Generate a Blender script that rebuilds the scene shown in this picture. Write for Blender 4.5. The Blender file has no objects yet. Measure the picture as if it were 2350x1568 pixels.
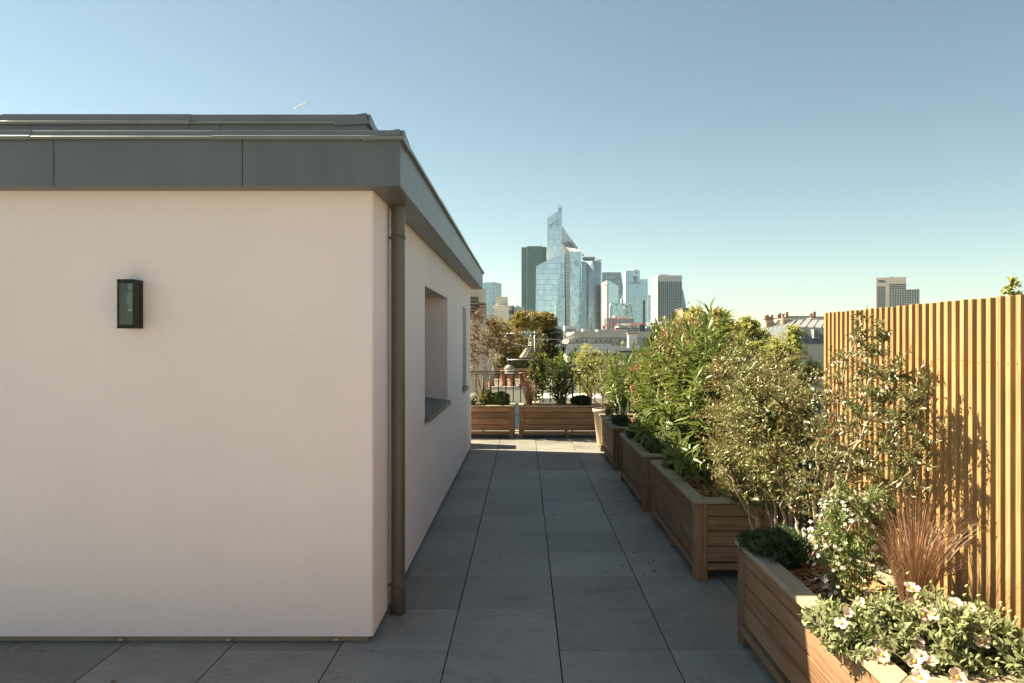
import bpy, bmesh, math, random
import numpy as np
from mathutils import Vector, Matrix

# ------------------------------------------------------------------ camera, sky, sun, exposure
SC = bpy.context.scene
COL = SC.collection
FPX, CXP, CYP, EYE = 1634.0, 1204.0, 785.0, 1.672      # focal length and vanishing point measured on the photo
cam_d = bpy.data.cameras.new('camera')
cam = bpy.data.objects.new('camera', cam_d); COL.objects.link(cam)
cam_d.sensor_width = 36.0; cam_d.lens = 36.0 * FPX / 2350.0
cam_d.shift_x = -29.0 / 2350.0; cam_d.shift_y = 0.0
cam_d.clip_start = 0.05; cam_d.clip_end = 40000.0
cam.location = (0, 0, EYE); cam.rotation_euler = (math.radians(90), 0, 0)
SC.camera = cam

SUN_TO = Vector((-0.956, 0.315, 1.0)).normalized()      # towards the sun
world = bpy.data.worlds.new('World'); SC.world = world; world.use_nodes = True
wn = world.node_tree; wn.nodes.clear()
sky_n = wn.nodes.new('ShaderNodeTexSky'); sky_n.sky_type = 'NISHITA'; sky_n.sun_disc = False
sky_n.sun_elevation = math.asin(SUN_TO.z)
sky_n.sun_rotation = math.atan2(SUN_TO.x, SUN_TO.y)
sky_n.altitude = 60; sky_n.air_density = 0.9; sky_n.dust_density = 0.0; sky_n.ozone_density = 3.6
bg = wn.nodes.new('ShaderNodeBackground'); bg.inputs['Strength'].default_value = 0.0502
wo = wn.nodes.new('ShaderNodeOutputWorld')
wn.links.new(sky_n.outputs[0], bg.inputs['Color']); wn.links.new(bg.outputs[0], wo.inputs['Surface'])
sun_d = bpy.data.lights.new('sun', 'SUN'); sun_d.energy = 5.0; sun_d.angle = math.radians(0.53)
sun_d.color = (1.0, 0.945, 0.90)
sun = bpy.data.objects.new('sun', sun_d); COL.objects.link(sun)
sun.rotation_euler = SUN_TO.to_track_quat('Z', 'Y').to_euler(); sun.location = (-20, 10, 30)
vs = SC.view_settings
vs.view_transform = 'Standard'; vs.look = 'None'; vs.gamma = 1.0; vs.exposure = 1.77
vs.use_curve_mapping = False
vs.use_white_balance = True; vs.white_balance_temperature = 8900; vs.white_balance_tint = -3
SC.cycles.max_bounces = 8; SC.cycles.diffuse_bounces = 5; SC.cycles.transparent_max_bounces = 12
SC.cycles.use_denoising = True

# ------------------------------------------------------------------ helpers
def px(x, y, Y):
    "photo position (2350 px wide) at depth Y -> world X, Z"
    return ((x - CXP) * Y / FPX, EYE - (y - CYP) * Y / FPX)

def tag(o, label=None, cat=None, group=None, kind=None):
    if label: o['label'] = label
    if cat: o['category'] = cat
    if group: o['group'] = group
    if kind: o['kind'] = kind
    return o

def empty(name, loc=(0, 0, 0), rz=0.0, parent=None):
    o = bpy.data.objects.new(name, None); COL.objects.link(o)
    o.location = loc; o.rotation_euler = (0, 0, rz); o.empty_display_size = 0.1
    if parent: o.parent = parent
    return o

def thing(name, label, cat, loc=(0, 0, 0), rz=0.0, group=None):
    return tag(empty(name, loc, rz), label, cat, group)

def link(name, me, parent=None, loc=(0, 0, 0), rot=(0, 0, 0), scale=None, kind=None):
    o = bpy.data.objects.new(name, me); COL.objects.link(o)
    o.location = loc; o.rotation_euler = rot
    if scale: o.scale = scale
    if parent: o.parent = parent
    if kind: o['kind'] = kind
    return o

def mesh_of(bm, m, smooth=False):
    me = bpy.data.meshes.new('mesh')
    bmesh.ops.recalc_face_normals(bm, faces=bm.faces)
    bm.to_mesh(me); bm.free()
    if m: me.materials.append(m)
    if smooth:
        for p in me.polygons: p.use_smooth = True
    return me

_boxes = {}
def box_mesh(sx, sy, sz, m, bevel=0.0, seg=1):
    key = (round(sx, 4), round(sy, 4), round(sz, 4), m.name, bevel, seg)
    if key not in _boxes:
        bm = bmesh.new(); bmesh.ops.create_cube(bm, size=1.0)
        for v in bm.verts: v.co = Vector((v.co.x * sx, v.co.y * sy, v.co.z * sz))
        if bevel:
            bmesh.ops.bevel(bm, geom=list(bm.edges), offset=bevel, segments=seg, affect='EDGES', profile=0.6)
        _boxes[key] = mesh_of(bm, m)
    return _boxes[key]

def bx(name, x0, x1, y0, y1, z0, z1, m, parent=None, bevel=0.0, kind=None):
    "axis aligned box by its extents"
    me = box_mesh(x1 - x0, y1 - y0, z1 - z0, m, bevel)
    return link(name, me, parent, ((x0 + x1) / 2, (y0 + y1) / 2, (z0 + z1) / 2), kind=kind)

def add_box(bm, x0, x1, y0, y1, z0, z1):
    r = bmesh.ops.create_cube(bm, size=1.0)
    for v in r['verts']:
        v.co = Vector(((x0 + x1) / 2 + v.co.x * (x1 - x0), (y0 + y1) / 2 + v.co.y * (y1 - y0), (z0 + z1) / 2 + v.co.z * (z1 - z0)))

def prism(name, pts, y0, y1, m, parent=None, kind=None, bevel=0.0):
    "polygon in X,Z extruded from depth y0 to y1"
    bm = bmesh.new()
    a = [bm.verts.new((x, y0, z)) for x, z in pts]; b = [bm.verts.new((x, y1, z)) for x, z in pts]
    bm.faces.new(a); bm.faces.new(list(reversed(b)))
    n = len(pts)
    for i in range(n):
        j = (i + 1) % n; bm.faces.new((a[i], a[j], b[j], b[i]))
    if bevel: bmesh.ops.bevel(bm, geom=list(bm.edges), offset=bevel, segments=1, affect='EDGES')
    return link(name, mesh_of(bm, m), parent, kind=kind)

def hull(name, verts, faces, m, parent=None, kind=None):
    bm = bmesh.new(); vs_ = [bm.verts.new(v) for v in verts]
    for f in faces: bm.faces.new([vs_[i] for i in f])
    return link(name, mesh_of(bm, m), parent, kind=kind)

def cyl_mesh(r0, r1, h, m, seg=20, caps=True, smooth=True):
    bm = bmesh.new()
    bmesh.ops.create_cone(bm, cap_ends=caps, segments=seg, radius1=r0, radius2=r1, depth=h)
    me = mesh_of(bm, m)
    if smooth:
        for p in me.polygons: p.use_smooth = len(p.vertices) == 4
    return me

def lathe(profile, m, seg=28, cap=False):
    bm = bmesh.new(); rings = []
    for r, z in profile:
        rings.append([bm.verts.new((r * math.cos(2 * math.pi * k / seg), r * math.sin(2 * math.pi * k / seg), z)) for k in range(seg)])
    for a, b in zip(rings[:-1], rings[1:]):
        for k in range(seg):
            bm.faces.new((a[k], a[(k + 1) % seg], b[(k + 1) % seg], b[k]))
    if cap:
        bm.faces.new(rings[0][::-1]); bm.faces.new(rings[-1])
    return mesh_of(bm, m, True)

class Tubes:
    "tapered tubes gathered into one mesh"
    def __init__(self): self.v = []; self.f = []
    def add(self, pts, radii, sides=5):
        pts = [Vector(p) for p in pts]; n = len(pts); base = len(self.v)
        prev = None
        for i, p in enumerate(pts):
            t = (pts[min(i + 1, n - 1)] - pts[max(i - 1, 0)])
            if t.length < 1e-9: t = Vector((0, 0, 1))
            t.normalize()
            ref = prev if prev is not None else (Vector((1, 0, 0)) if abs(t.x) < 0.8 else Vector((0, 1, 0)))
            a = (ref - t * ref.dot(t))
            if a.length < 1e-6: a = t.orthogonal()
            a.normalize(); b = t.cross(a); prev = a
            r = radii[i] if hasattr(radii, '__len__') else radii
            for k in range(sides):
                an = 2 * math.pi * k / sides
                self.v.append(p + (a * math.cos(an) + b * math.sin(an)) * r)
        for i in range(n - 1):
            for k in range(sides):
                k2 = (k + 1) % sides
                self.f.append((base + i * sides + k, base + i * sides + k2, base + (i + 1) * sides + k2, base + (i + 1) * sides + k))
        self.f.append(tuple(base + (n - 1) * sides + k for k in range(sides)))
        self.f.append(tuple(base + k for k in reversed(range(sides))))
    def mesh(self, m):
        me = bpy.data.meshes.new('mesh'); me.from_pydata([tuple(v) for v in self.v], [], self.f)
        me.materials.append(m)
        me.polygons.foreach_set('use_smooth', [True] * len(me.polygons)); me.update()
        return me

# ------------------------------------------------------------------ node helpers and materials
class N:
    def __init__(self, name):
        self.m = bpy.data.materials.new(name); self.m.use_nodes = True
        self.t = self.m.node_tree; self.t.nodes.clear()
        self.out = self.t.nodes.new('ShaderNodeOutputMaterial')
    def n(self, typ, **kw):
        nd = self.t.nodes.new(typ)
        for k, v in kw.items():
            if k.startswith('_'): setattr(nd, k[1:], v)
            else:
                key = k.replace('__', ' ')
                nd.inputs[key].default_value = v
        return nd
    def l(self, a, b): self.t.links.new(a, b)
    def math(self, op, a, b=None, c=None):
        nd = self.t.nodes.new('ShaderNodeMath'); nd.operation = op
        for i, v in enumerate((a, b, c)):
            if v is None: continue
            if isinstance(v, (int, float)): nd.inputs[i].default_value = v
            else: self.l(v, nd.inputs[i])
        return nd.outputs[0]
    def mix(self, fac, a, b, blend='MIX'):
        nd = self.t.nodes.new('ShaderNodeMix'); nd.data_type = 'RGBA'; nd.blend_type = blend
        for s, v in ((nd.inputs[0], fac), (nd.inputs[6], a), (nd.inputs[7], b)):
            if isinstance(v, (int, float)): s.default_value = v
            elif isinstance(v, tuple): s.default_value = (*v, 1.0)
            else: self.l(v, s)
        return nd.outputs[2]
    def ramp(self, fac, stops):
        nd = self.t.nodes.new('ShaderNodeValToRGB'); self.l(fac, nd.inputs[0])
        e = nd.color_ramp.elements
        while len(e) < len(stops): e.new(0.5)
        for el, (p, c) in zip(e, stops):
            el.position = p; el.color = (*c, 1.0) if len(c) == 3 else c
        return nd.outputs[0]
    def noise(self, vec, scale, detail=3, rough=0.55, dist=0.0):
        nd = self.n('ShaderNodeTexNoise', Scale=scale, Detail=detail, Roughness=rough, Distortion=dist)
        if vec is not None: self.l(vec, nd.inputs['Vector'])
        return nd.outputs[0]
    def coord(self, scale=(1, 1, 1), rand=True):
        tc = self.n('ShaderNodeTexCoord'); v = tc.outputs['Object']
        if rand:
            oi = self.n('ShaderNodeObjectInfo')
            s = self.math('MULTIPLY', oi.outputs['Random'], 61.7)
            ad = self.n('ShaderNodeVectorMath', _operation='ADD'); self.l(v, ad.inputs[0]); self.l(s, ad.inputs[1]); v = ad.outputs[0]
        mp = self.n('ShaderNodeMapping'); mp.inputs['Scale'].default_value = scale; self.l(v, mp.inputs['Vector'])
        return mp.outputs[0]
    def bsdf(self, color, rough=0.6, metal=0.0, spec=0.4, bump=None, bstr=0.3, bdist=0.01):
        b = self.n('ShaderNodeBsdfPrincipled')
        for s, v in (('Base Color', color), ('Roughness', rough), ('Metallic', metal)):
            if isinstance(v, tuple): b.inputs[s].default_value = (*v, 1.0)
            elif isinstance(v, (int, float)): b.inputs[s].default_value = v
            else: self.l(v, b.inputs[s])
        b.inputs['Specular IOR Level'].default_value = spec
        if bump is not None:
            bn = self.n('ShaderNodeBump', Strength=bstr, Distance=bdist); self.l(bump, bn.inputs['Height']); self.l(bn.outputs[0], b.inputs['Normal'])
        return b.outputs[0]
    def done(self, shader):
        self.l(shader, self.out.inputs['Surface']); return self.m

def plain(name, col, rough=0.6, metal=0.0, var=0.12, scale=4.0, spec=0.4, bstr=0.0):
    k = N(name); v = k.coord()
    n1 = k.noise(v, scale, 4); n2 = k.noise(v, scale * 9, 3)
    f = k.math('ADD', k.math('MULTIPLY', n1, 0.7), k.math('MULTIPLY', n2, 0.3))
    c = k.ramp(f, [(0.3, tuple(x * (1 - var) for x in col)), (0.7, tuple(min(1, x * (1 + var)) for x in col))])
    return k.done(k.bsdf(c, rough, metal, spec, n2 if bstr else None, bstr))

def wood(name, c_dark, c_mid, c_light, rough=0.65, grain=1.0, wear=0.0, wear_col=(0.4, 0.37, 0.32), rnd=0.22):
    k = N(name)
    tc = k.n('ShaderNodeTexCoord'); oi = k.n('ShaderNodeObjectInfo')
    def off(f, amp): return k.math('MULTIPLY', k.math('SUBTRACT', k.math('FRACT', k.math('MULTIPLY', oi.outputs['Random'], f)), 0.5), amp)
    ov = k.n('ShaderNodeCombineXYZ'); k.l(off(1.0, 60.0), ov.inputs[0]); k.l(off(17.3, 0.12), ov.inputs[1]); k.l(off(41.7, 0.10), ov.inputs[2])
    ad = k.n('ShaderNodeVectorMath', _operation='ADD'); k.l(tc.outputs['Object'], ad.inputs[0]); k.l(ov.outputs[0], ad.inputs[1])
    def mp(sc):
        m = k.n('ShaderNodeMapping'); m.inputs['Scale'].default_value = sc; k.l(ad.outputs[0], m.inputs['Vector']); return m.outputs[0]
    wv = k.n('ShaderNodeTexWave', _wave_type='RINGS', _rings_direction='X', Scale=5.0 * grain, Distortion=6.0, Detail=2.0)
    wv.inputs['Detail Scale'].default_value = 1.2
    k.l(mp((0.55, 3.6, 3.6)), wv.inputs['Vector'])
    n1 = k.noise(mp((1.2, 26, 26)), 3.0, 5, 0.6, 0.4)
    n2 = k.noise(mp((3.0, 160, 160)), 1.0, 3)
    n3 = k.noise(mp((1.5, 3, 3)), 1.6, 2)
    g = k.math('ADD', k.math('MULTIPLY', wv.outputs['Fac'], 0.30), k.math('ADD', k.math('MULTIPLY', n1, 0.54), k.math('MULTIPLY', n2, 0.16)))
    c = k.ramp(g, [(0.2, c_dark), (0.5, c_mid), (0.78, c_light)])
    lo = 1 - rnd
    br = k.math('ADD', k.math('MULTIPLY', oi.outputs['Random'], 2 * rnd), lo)
    br = k.math('MULTIPLY', br, k.math('ADD', k.math('MULTIPLY', n3, 0.5), 0.75))
    hs = k.n('ShaderNodeHueSaturation'); k.l(br, hs.inputs['Value']); k.l(c, hs.inputs['Color'])
    c = hs.outputs[0]
    if wear:
        w = k.ramp(k.noise(mp((1.0, 6, 6)), 2.2, 4), [(0.42, (0, 0, 0)), (0.62, (1, 1, 1))])
        c = k.mix(k.math('MULTIPLY', w, wear), c, wear_col)
    return k.done(k.bsdf(c, rough, 0, 0.3, g, 0.25, 0.004))

def leaf_mat(name, a, b, c=None, trans=0.3, rough=0.42, spec=0.5, back=None):
    "a, b (c) = leaf colours picked by each leaf's own tint"
    k = N(name)
    at = k.n('ShaderNodeAttribute', _attribute_name='tint')
    oi = k.n('ShaderNodeObjectInfo')
    f = at.outputs['Fac']
    stops = [(0.0, a), (1.0, b)] if c is None else [(0.0, a), (0.86, b), (0.9, c), (1.0, c)]
    col = k.ramp(f, stops)
    if back:
        ge = k.n('ShaderNodeNewGeometry'); col = k.mix(ge.outputs['Backfacing'], col, k.mix(0.7, col, back))
    p = k.bsdf(col, rough, 0, spec)
    tr = k.n('ShaderNodeBsdfTranslucent'); tc = k.mix(1.0, col, (1.0, 1.0, 0.55), 'MULTIPLY')
    k.l(tc, tr.inputs['Color'])
    mx = k.n('ShaderNodeMixShader'); mx.inputs[0].default_value = trans
    k.l(p, mx.inputs[1]); k.l(tr.outputs[0], mx.inputs[2])
    return k.done(mx.outputs[0])

def glass_mat(name, tint=(0.9, 0.95, 0.95), rough=0.02):
    k = N(name)
    tr = k.n('ShaderNodeBsdfTransparent'); tr.inputs[0].default_value = (*tint, 1)
    gl = k.n('ShaderNodeBsdfGlossy', Roughness=rough)
    fr = k.n('ShaderNodeFresnel', IOR=1.5)
    mx = k.n('ShaderNodeMixShader'); k.l(fr.outputs[0], mx.inputs[0]); k.l(tr.outputs[0], mx.inputs[1]); k.l(gl.outputs[0], mx.inputs[2])
    return k.done(mx.outputs[0])

def stucco(name, col):
    k = N(name); v = k.coord(rand=False)
    n1 = k.noise(v, 1.3, 4); n2 = k.noise(v, 170, 3, 0.7); n3 = k.noise(v, 420, 2, 0.6)
    h = k.math('ADD', k.math('MULTIPLY', n2, 0.6), k.math('MULTIPLY', n3, 0.4))
    c = k.ramp(n1, [(0.3, tuple(x * 0.965 for x in col)), (0.7, tuple(min(1, x * 1.02) for x in col))])
    c2 = k.ramp(h, [(0.32, (0.90, 0.90, 0.90)), (0.50, (1, 1, 1))])
    c = k.mix(1.0, c, c2, 'MULTIPLY')
    # faint rain runs with a shape of their own
    m = k.coord((7, 7, 0.35), rand=False)
    st = k.ramp(k.noise(m, 1.0, 5, 0.6), [(0.55, (1, 1, 1)), (0.8, (0.985, 0.983, 0.98))])
    c = k.mix(1.0, c, st, 'MULTIPLY')
    return k.done(k.bsdf(c, 0.92, 0, 0.15, h, 0.5, 0.006))

def tile_mat(name, base):
    k = N(name); v = k.coord(); oi = k.n('ShaderNodeObjectInfo')
    n1 = k.noise(v, 2.6, 5, 0.6, 0.3); n2 = k.noise(v, 40, 4, 0.65); n3 = k.noise(k.coord((1, 3.5, 1)), 9, 4, 0.6)
    f = k.math('ADD', k.math('MULTIPLY', n1, 0.5), k.math('ADD', k.math('MULTIPLY', n2, 0.2), k.math('MULTIPLY', n3, 0.3)))
    c = k.ramp(f, [(0.33, tuple(x * 0.72 for x in base)), (0.5, base), (0.68, tuple(x * 1.22 for x in base))])
    br = k.math('ADD', k.math('MULTIPLY', oi.outputs['Random'], 0.30), 0.84)
    ge = k.n('ShaderNodeNewGeometry'); big = k.noise(ge.outputs['Position'], 0.9, 4, 0.6, 0.8); st = k.noise(ge.outputs['Position'], 3.1, 5, 0.65, 1.2)
    br = k.math('MULTIPLY', br, k.math('ADD', k.math('MULTIPLY', big, 0.45), 0.78))
    stain = k.ramp(st, [(0.30, (0.80, 0.78, 0.75)), (0.42, (1, 1, 1))])
    c = k.mix(1.0, c, stain, 'MULTIPLY')
    hs = k.n('ShaderNodeHueSaturation'); k.l(br, hs.inputs['Value']); k.l(c, hs.inputs['Color'])
    sp = k.ramp(k.noise(v, 75, 2, 0.5), [(0.27, (0.45, 0.42, 0.38)), (0.33, (1, 1, 1))])
    c = k.mix(1.0, hs.outputs[0], sp, 'MULTIPLY')
    r = k.math('ADD', k.math('MULTIPLY', n1, 0.25), 0.42)
    return k.done(k.bsdf(c, r, 0, 0.35, n2, 0.08, 0.003))

def zinc(name, col, rough=0.42, metal=0.35, streak=0.25):
    k = N(name); v = k.coord((6, 6, 0.6)); w = k.coord((1.2, 1.2, 1.2))
    n1 = k.noise(v, 1.0, 5, 0.6); n2 = k.noise(w, 2.0, 3); n3 = k.noise(k.coord((1, 1, 1)), 160, 2)
    f = k.math('ADD', k.math('MULTIPLY', n1, 0.55), k.math('ADD', k.math('MULTIPLY', n2, 0.35), k.math('MULTIPLY', n3, 0.1)))
    c = k.ramp(f, [(0.32, tuple(x * (1 - streak) for x in col)), (0.52, col), (0.72, tuple(x * (1 + streak) for x in col))])
    return k.done(k.bsdf(c, k.math('ADD', k.math('MULTIPLY', n1, 0.2), rough - 0.1), metal, 0.4, n3, 0.05, 0.002))

def facade(name, pane, line, fh, bw, lt=0.14, bt=0.10, metal=0.6, rough=0.12, var=0.35, dark=None, dark_amt=0.0, big=0.0):
    "curtain wall: floor lines every fh metres, mullions every bw metres; panes vary"
    k = N(name); tc = k.n('ShaderNodeTexCoord'); sp = k.n('ShaderNodeSeparateXYZ'); k.l(tc.outputs['Object'], sp.inputs[0])
    u = k.math('DIVIDE', k.math('ADD', sp.outputs[0], k.math('MULTIPLY', sp.outputs[1], 0.83)), bw)
    w = k.math('DIVIDE', sp.outputs[2], fh)
    lz = k.math('LESS_THAN', k.math('FRACT', w), lt); lu = k.math('LESS_THAN', k.math('FRACT', u), bt)
    ln = k.math('MAXIMUM', lz, lu)
    cv = k.n('ShaderNodeCombineXYZ'); k.l(k.math('FLOOR', u), cv.inputs[0]); k.l(k.math('FLOOR', w), cv.inputs[1])
    wn_ = k.n('ShaderNodeTexWhiteNoise', _noise_dimensions='2D'); k.l(cv.outputs[0], wn_.inputs['Vector'])
    c = k.ramp(wn_.outputs[0], [(0.0, tuple(x * (1 - var) for x in pane)), (1.0, tuple(min(1, x * (1 + var)) for x in pane))])  # random lighter and darker panes paint in uneven reflections
    if dark:
        n1 = k.noise(tc.outputs['Object'], big or 0.03, 3, 0.6, 1.5)
        d = k.ramp(n1, [(0.5, (0, 0, 0)), (0.56, (1, 1, 1))])
        c = k.mix(k.math('MULTIPLY', d, dark_amt), c, dark)  # broad dark patches painted as mirrored surroundings
    c = k.mix(ln, c, line)
    mt = k.math('MULTIPLY', k.math('SUBTRACT', 1.0, ln), metal)
    rg = k.math('ADD', k.math('MULTIPLY', ln, 0.4), rough)
    # each pane is set a hair out of true, which breaks up its reflection
    nm = k.n('ShaderNodeNewGeometry'); sc_ = k.n('ShaderNodeVectorMath', _operation='MULTIPLY_ADD')
    k.l(wn_.outputs['Color'], sc_.inputs[0]); sc_.inputs[1].default_value = (0.05, 0.05, 0.05)
    k.l(nm.outputs['Normal'], sc_.inputs[2])
    nn = k.n('ShaderNodeVectorMath', _operation='NORMALIZE'); k.l(sc_.outputs[0], nn.inputs[0])
    b = k.n('ShaderNodeBsdfPrincipled'); k.l(c, b.inputs['Base Color']); k.l(mt, b.inputs['Metallic']); k.l(rg, b.inputs['Roughness']); k.l(nn.outputs[0], b.inputs['Normal'])
    return k.done(b.outputs[0])

M = {}
M['stucco'] = stucco('white_render', (0.92, 0.785, 0.775))
M['fascia'] = zinc('grey_sheet_metal', (0.152, 0.156, 0.16), streak=0.12)
M['fascia_side_lit'] = zinc('weathered_lit_sheet_metal', (0.195, 0.20, 0.20), streak=0.28)  # weather streaks, plus a lighter base that paints in daylight from the open side
M['coping'] = zinc('coping_metal', (0.19, 0.195, 0.198), rough=0.34, streak=0.1)
M['pipe'] = plain('downpipe_paint', (0.135, 0.118, 0.10), 0.4, 0.2, 0.1, 3)
M['sill'] = zinc('sill_metal', (0.17, 0.17, 0.165))
M['tile'] = tile_mat('porcelain_tile', (0.243, 0.23, 0.215))
M['joint'] = plain('black_joint', (0.03, 0.028, 0.026), 0.9)  # black base colour showing through the tile gaps
M['plinth'] = plain('plinth_render', (0.30, 0.25, 0.2), 0.85, 0, 0.3, 8)
M['planter'] = wood('planter_wood', (0.13, 0.06, 0.033), (0.205, 0.104, 0.057), (0.27, 0.15, 0.087), wear=0.45, wear_col=(0.215, 0.16, 0.118))
M['planter_warm'] = wood('planter_wood_warm', (0.175, 0.083, 0.044), (0.25, 0.13, 0.072), (0.32, 0.187, 0.112), wear=0.2, wear_col=(0.33, 0.25, 0.17))
M['planter_top'] = wood('planter_top_wood', (0.25, 0.195, 0.135), (0.32, 0.255, 0.18), (0.39, 0.32, 0.23), wear=0.5, wear_col=(0.40, 0.36, 0.29))
M['slat'] = wood('fence_pine', (0.30, 0.158, 0.07), (0.40, 0.236, 0.11), (0.465, 0.295, 0.15), rough=0.55, grain=1.3, rnd=0.14)
M['rail_wood'] = wood('fence_rail_pine', (0.25, 0.13, 0.05), (0.36, 0.2, 0.08), (0.42, 0.26, 0.11))
M['steel'] = plain('galvanised_steel', (0.45, 0.44, 0.42), 0.3, 0.9)
M['screw'] = plain('screw_head', (0.25, 0.2, 0.14), 0.4, 0.7)
M['iron'] = plain('railing_iron', (0.032, 0.024, 0.02), 0.5, 0.3, 0.2)
M['lampblack'] = plain('lamp_black', (0.012, 0.0115, 0.011), 0.4, 0.2, 0.1)
M['glass'] = glass_mat('clear_glass')
M['darkglass'] = plain('window_glass', (0.03, 0.035, 0.04), 0.05, 0, 0.1, spec=0.8)
M['frame'] = plain('window_frame', (0.06, 0.06, 0.06), 0.45)
M['brass'] = plain('filament_amber', (0.7, 0.36, 0.14), 0.35, 0.5)
M['mirror'] = plain('lamp_back_plate', (0.50, 0.46, 0.40), 0.35, 0.25, 0.1)
M['white'] = plain('white_enamel', (0.78, 0.77, 0.74), 0.5, 0, 0.05)
M['soil'] = plain('potting_soil', (0.07, 0.045, 0.028), 0.95, 0, 0.5, 20, bstr=0.5)
def attr_mat(name, stops, rough=0.8, spec=0.25):
    k = N(name); at = k.n('ShaderNodeAttribute', _attribute_name='tint')
    return k.done(k.bsdf(k.ramp(at.outputs['Fac'], stops), rough, 0, spec))
M['chips'] = attr_mat('bark_chips', [(0, (0.20, 0.095, 0.04)), (0.5, (0.40, 0.22, 0.10)), (1, (0.56, 0.36, 0.19))])
M['bark'] = plain('bark_grey_brown', (0.20, 0.135, 0.09), 0.85, 0, 0.35, 30, bstr=0.4)
M['bark_pale'] = plain('bark_pale', (0.36, 0.28, 0.21), 0.8, 0, 0.3, 25)
M['bark_red'] = plain('twig_red', (0.21, 0.075, 0.045), 0.6, 0, 0.3, 25)
M['stem_green'] = plain('green_stem', (0.13, 0.15, 0.05), 0.6, 0, 0.25, 25)
M['oleander'] = leaf_mat('oleander_leaf', (0.085, 0.13, 0.032), (0.23, 0.265, 0.08), trans=0.36, rough=0.38, back=(0.16, 0.19, 0.08))
M['mastic'] = leaf_mat('mastic_leaf', (0.09, 0.105, 0.032), (0.27, 0.27, 0.10), (0.30, 0.18, 0.08), trans=0.25, rough=0.36, spec=0.6, back=(0.2, 0.2, 0.1))
M['mastic_dark'] = leaf_mat('dark_mastic_leaf', (0.06, 0.072, 0.024), (0.20, 0.19, 0.078), (0.30, 0.17, 0.08), trans=0.22, rough=0.34, spec=0.6, back=(0.2, 0.19, 0.1))
M['photinia'] = leaf_mat('photinia_leaf', (0.12, 0.135, 0.04), (0.29, 0.28, 0.105), (0.42, 0.13, 0.08), trans=0.3, rough=0.42)
M['redtip'] = leaf_mat('red_young_leaf', (0.30, 0.07, 0.045), (0.48, 0.20, 0.12), trans=0.35)
M['lime'] = leaf_mat('street_tree_leaf', (0.36, 0.36, 0.13), (0.60, 0.58, 0.28), trans=0.58, rough=0.5)
M['golden'] = leaf_mat('golden_tree_leaf', (0.16, 0.135, 0.03), (0.42, 0.31, 0.095), (0.55, 0.38, 0.14), trans=0.35, rough=0.5)
M['evergreen'] = leaf_mat('evergreen_leaf', (0.045, 0.052, 0.015), (0.19, 0.175, 0.065), trans=0.2, rough=0.45)
M['rosemary'] = leaf_mat('rosemary_leaf', (0.018, 0.04, 0.012), (0.05, 0.085, 0.025), trans=0.15, rough=0.5)
M['choisya'] = leaf_mat('flowering_shrub_leaf', (0.10, 0.135, 0.042), (0.27, 0.30, 0.125), trans=0.25, rough=0.42)
M['cistus'] = leaf_mat('rock_rose_leaf', (0.12, 0.14, 0.06), (0.31, 0.32, 0.17), trans=0.2, rough=0.6, spec=0.3)
M['carex'] = leaf_mat('bronze_grass_blade', (0.20, 0.082, 0.052), (0.48, 0.29, 0.20), trans=0.2, rough=0.45)
M['strawgrass'] = leaf_mat('straw_grass_blade', (0.16, 0.15, 0.05), (0.40, 0.34, 0.16), trans=0.3, rough=0.5)
M['crape'] = leaf_mat('crape_leaf', (0.17, 0.08, 0.045), (0.34, 0.225, 0.125), (0.42, 0.36, 0.25), trans=0.3, rough=0.4)
M['petal_pink'] = leaf_mat('pale_pink_petal', (0.68, 0.44, 0.43), (0.80, 0.63, 0.60), trans=0.25, rough=0.6, spec=0.2)
M['petal_white'] = leaf_mat('white_petal', (0.74, 0.72, 0.66), (0.85, 0.82, 0.78), trans=0.25, rough=0.6, spec=0.2)
M['stamen'] = plain('yellow_stamen', (0.75, 0.55, 0.06), 0.7)
M['bud'] = plain('flower_bud', (0.33, 0.34, 0.15), 0.7, 0, 0.3, 60)
M['terracotta'] = plain('terracotta', (0.25, 0.115, 0.08), 0.8, 0, 0.2, 6)
M['pot_beige'] = plain('beige_pot', (0.50, 0.40, 0.33), 0.7, 0, 0.1)
M['cream'] = stucco('cream_render', (0.66, 0.57, 0.46))
M['offwhite'] = stucco('offwhite_render', (0.68, 0.63, 0.55))
M['concrete'] = plain('grey_concrete', (0.33, 0.32, 0.30), 0.85, 0, 0.15, 0.8)
M['concrete_far'] = plain('pale_concrete', (0.42, 0.40, 0.37), 0.85, 0, 0.12, 0.1)
M['zincroof'] = zinc('zinc_roof', (0.36, 0.35, 0.345), rough=0.45, metal=0.3, streak=0.12)
M['slate'] = plain('slate_blue', (0.13, 0.145, 0.16), 0.9, 0, 0.2, 0.5, spec=0.05)
M['roof_dark'] = plain('dark_roof_sheet', (0.055, 0.065, 0.078), 0.85, 0, 0.25, 0.6, spec=0.1)
M['brick'] = plain('chimney_brick', (0.34, 0.22, 0.16), 0.85, 0, 0.25, 5)
M['roofgravel'] = plain('flat_roof_membrane', (0.42, 0.41, 0.385), 0.9, 0, 0.12, 1.2)
M['asphalt'] = plain('city_ground', (0.075, 0.075, 0.07), 0.9, 0, 0.3, 0.02)
M['hill'] = plain('wooded_hill', (0.05, 0.07, 0.045), 0.95, 0, 0.3, 0.01)
M['crane_red'] = plain('crane_red', (0.55, 0.07, 0.06), 0.5)
M['crane_white'] = plain('crane_white', (0.75, 0.72, 0.68), 0.5)
M['crane_orange'] = plain('crane_orange', (0.62, 0.24, 0.07), 0.5)
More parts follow.
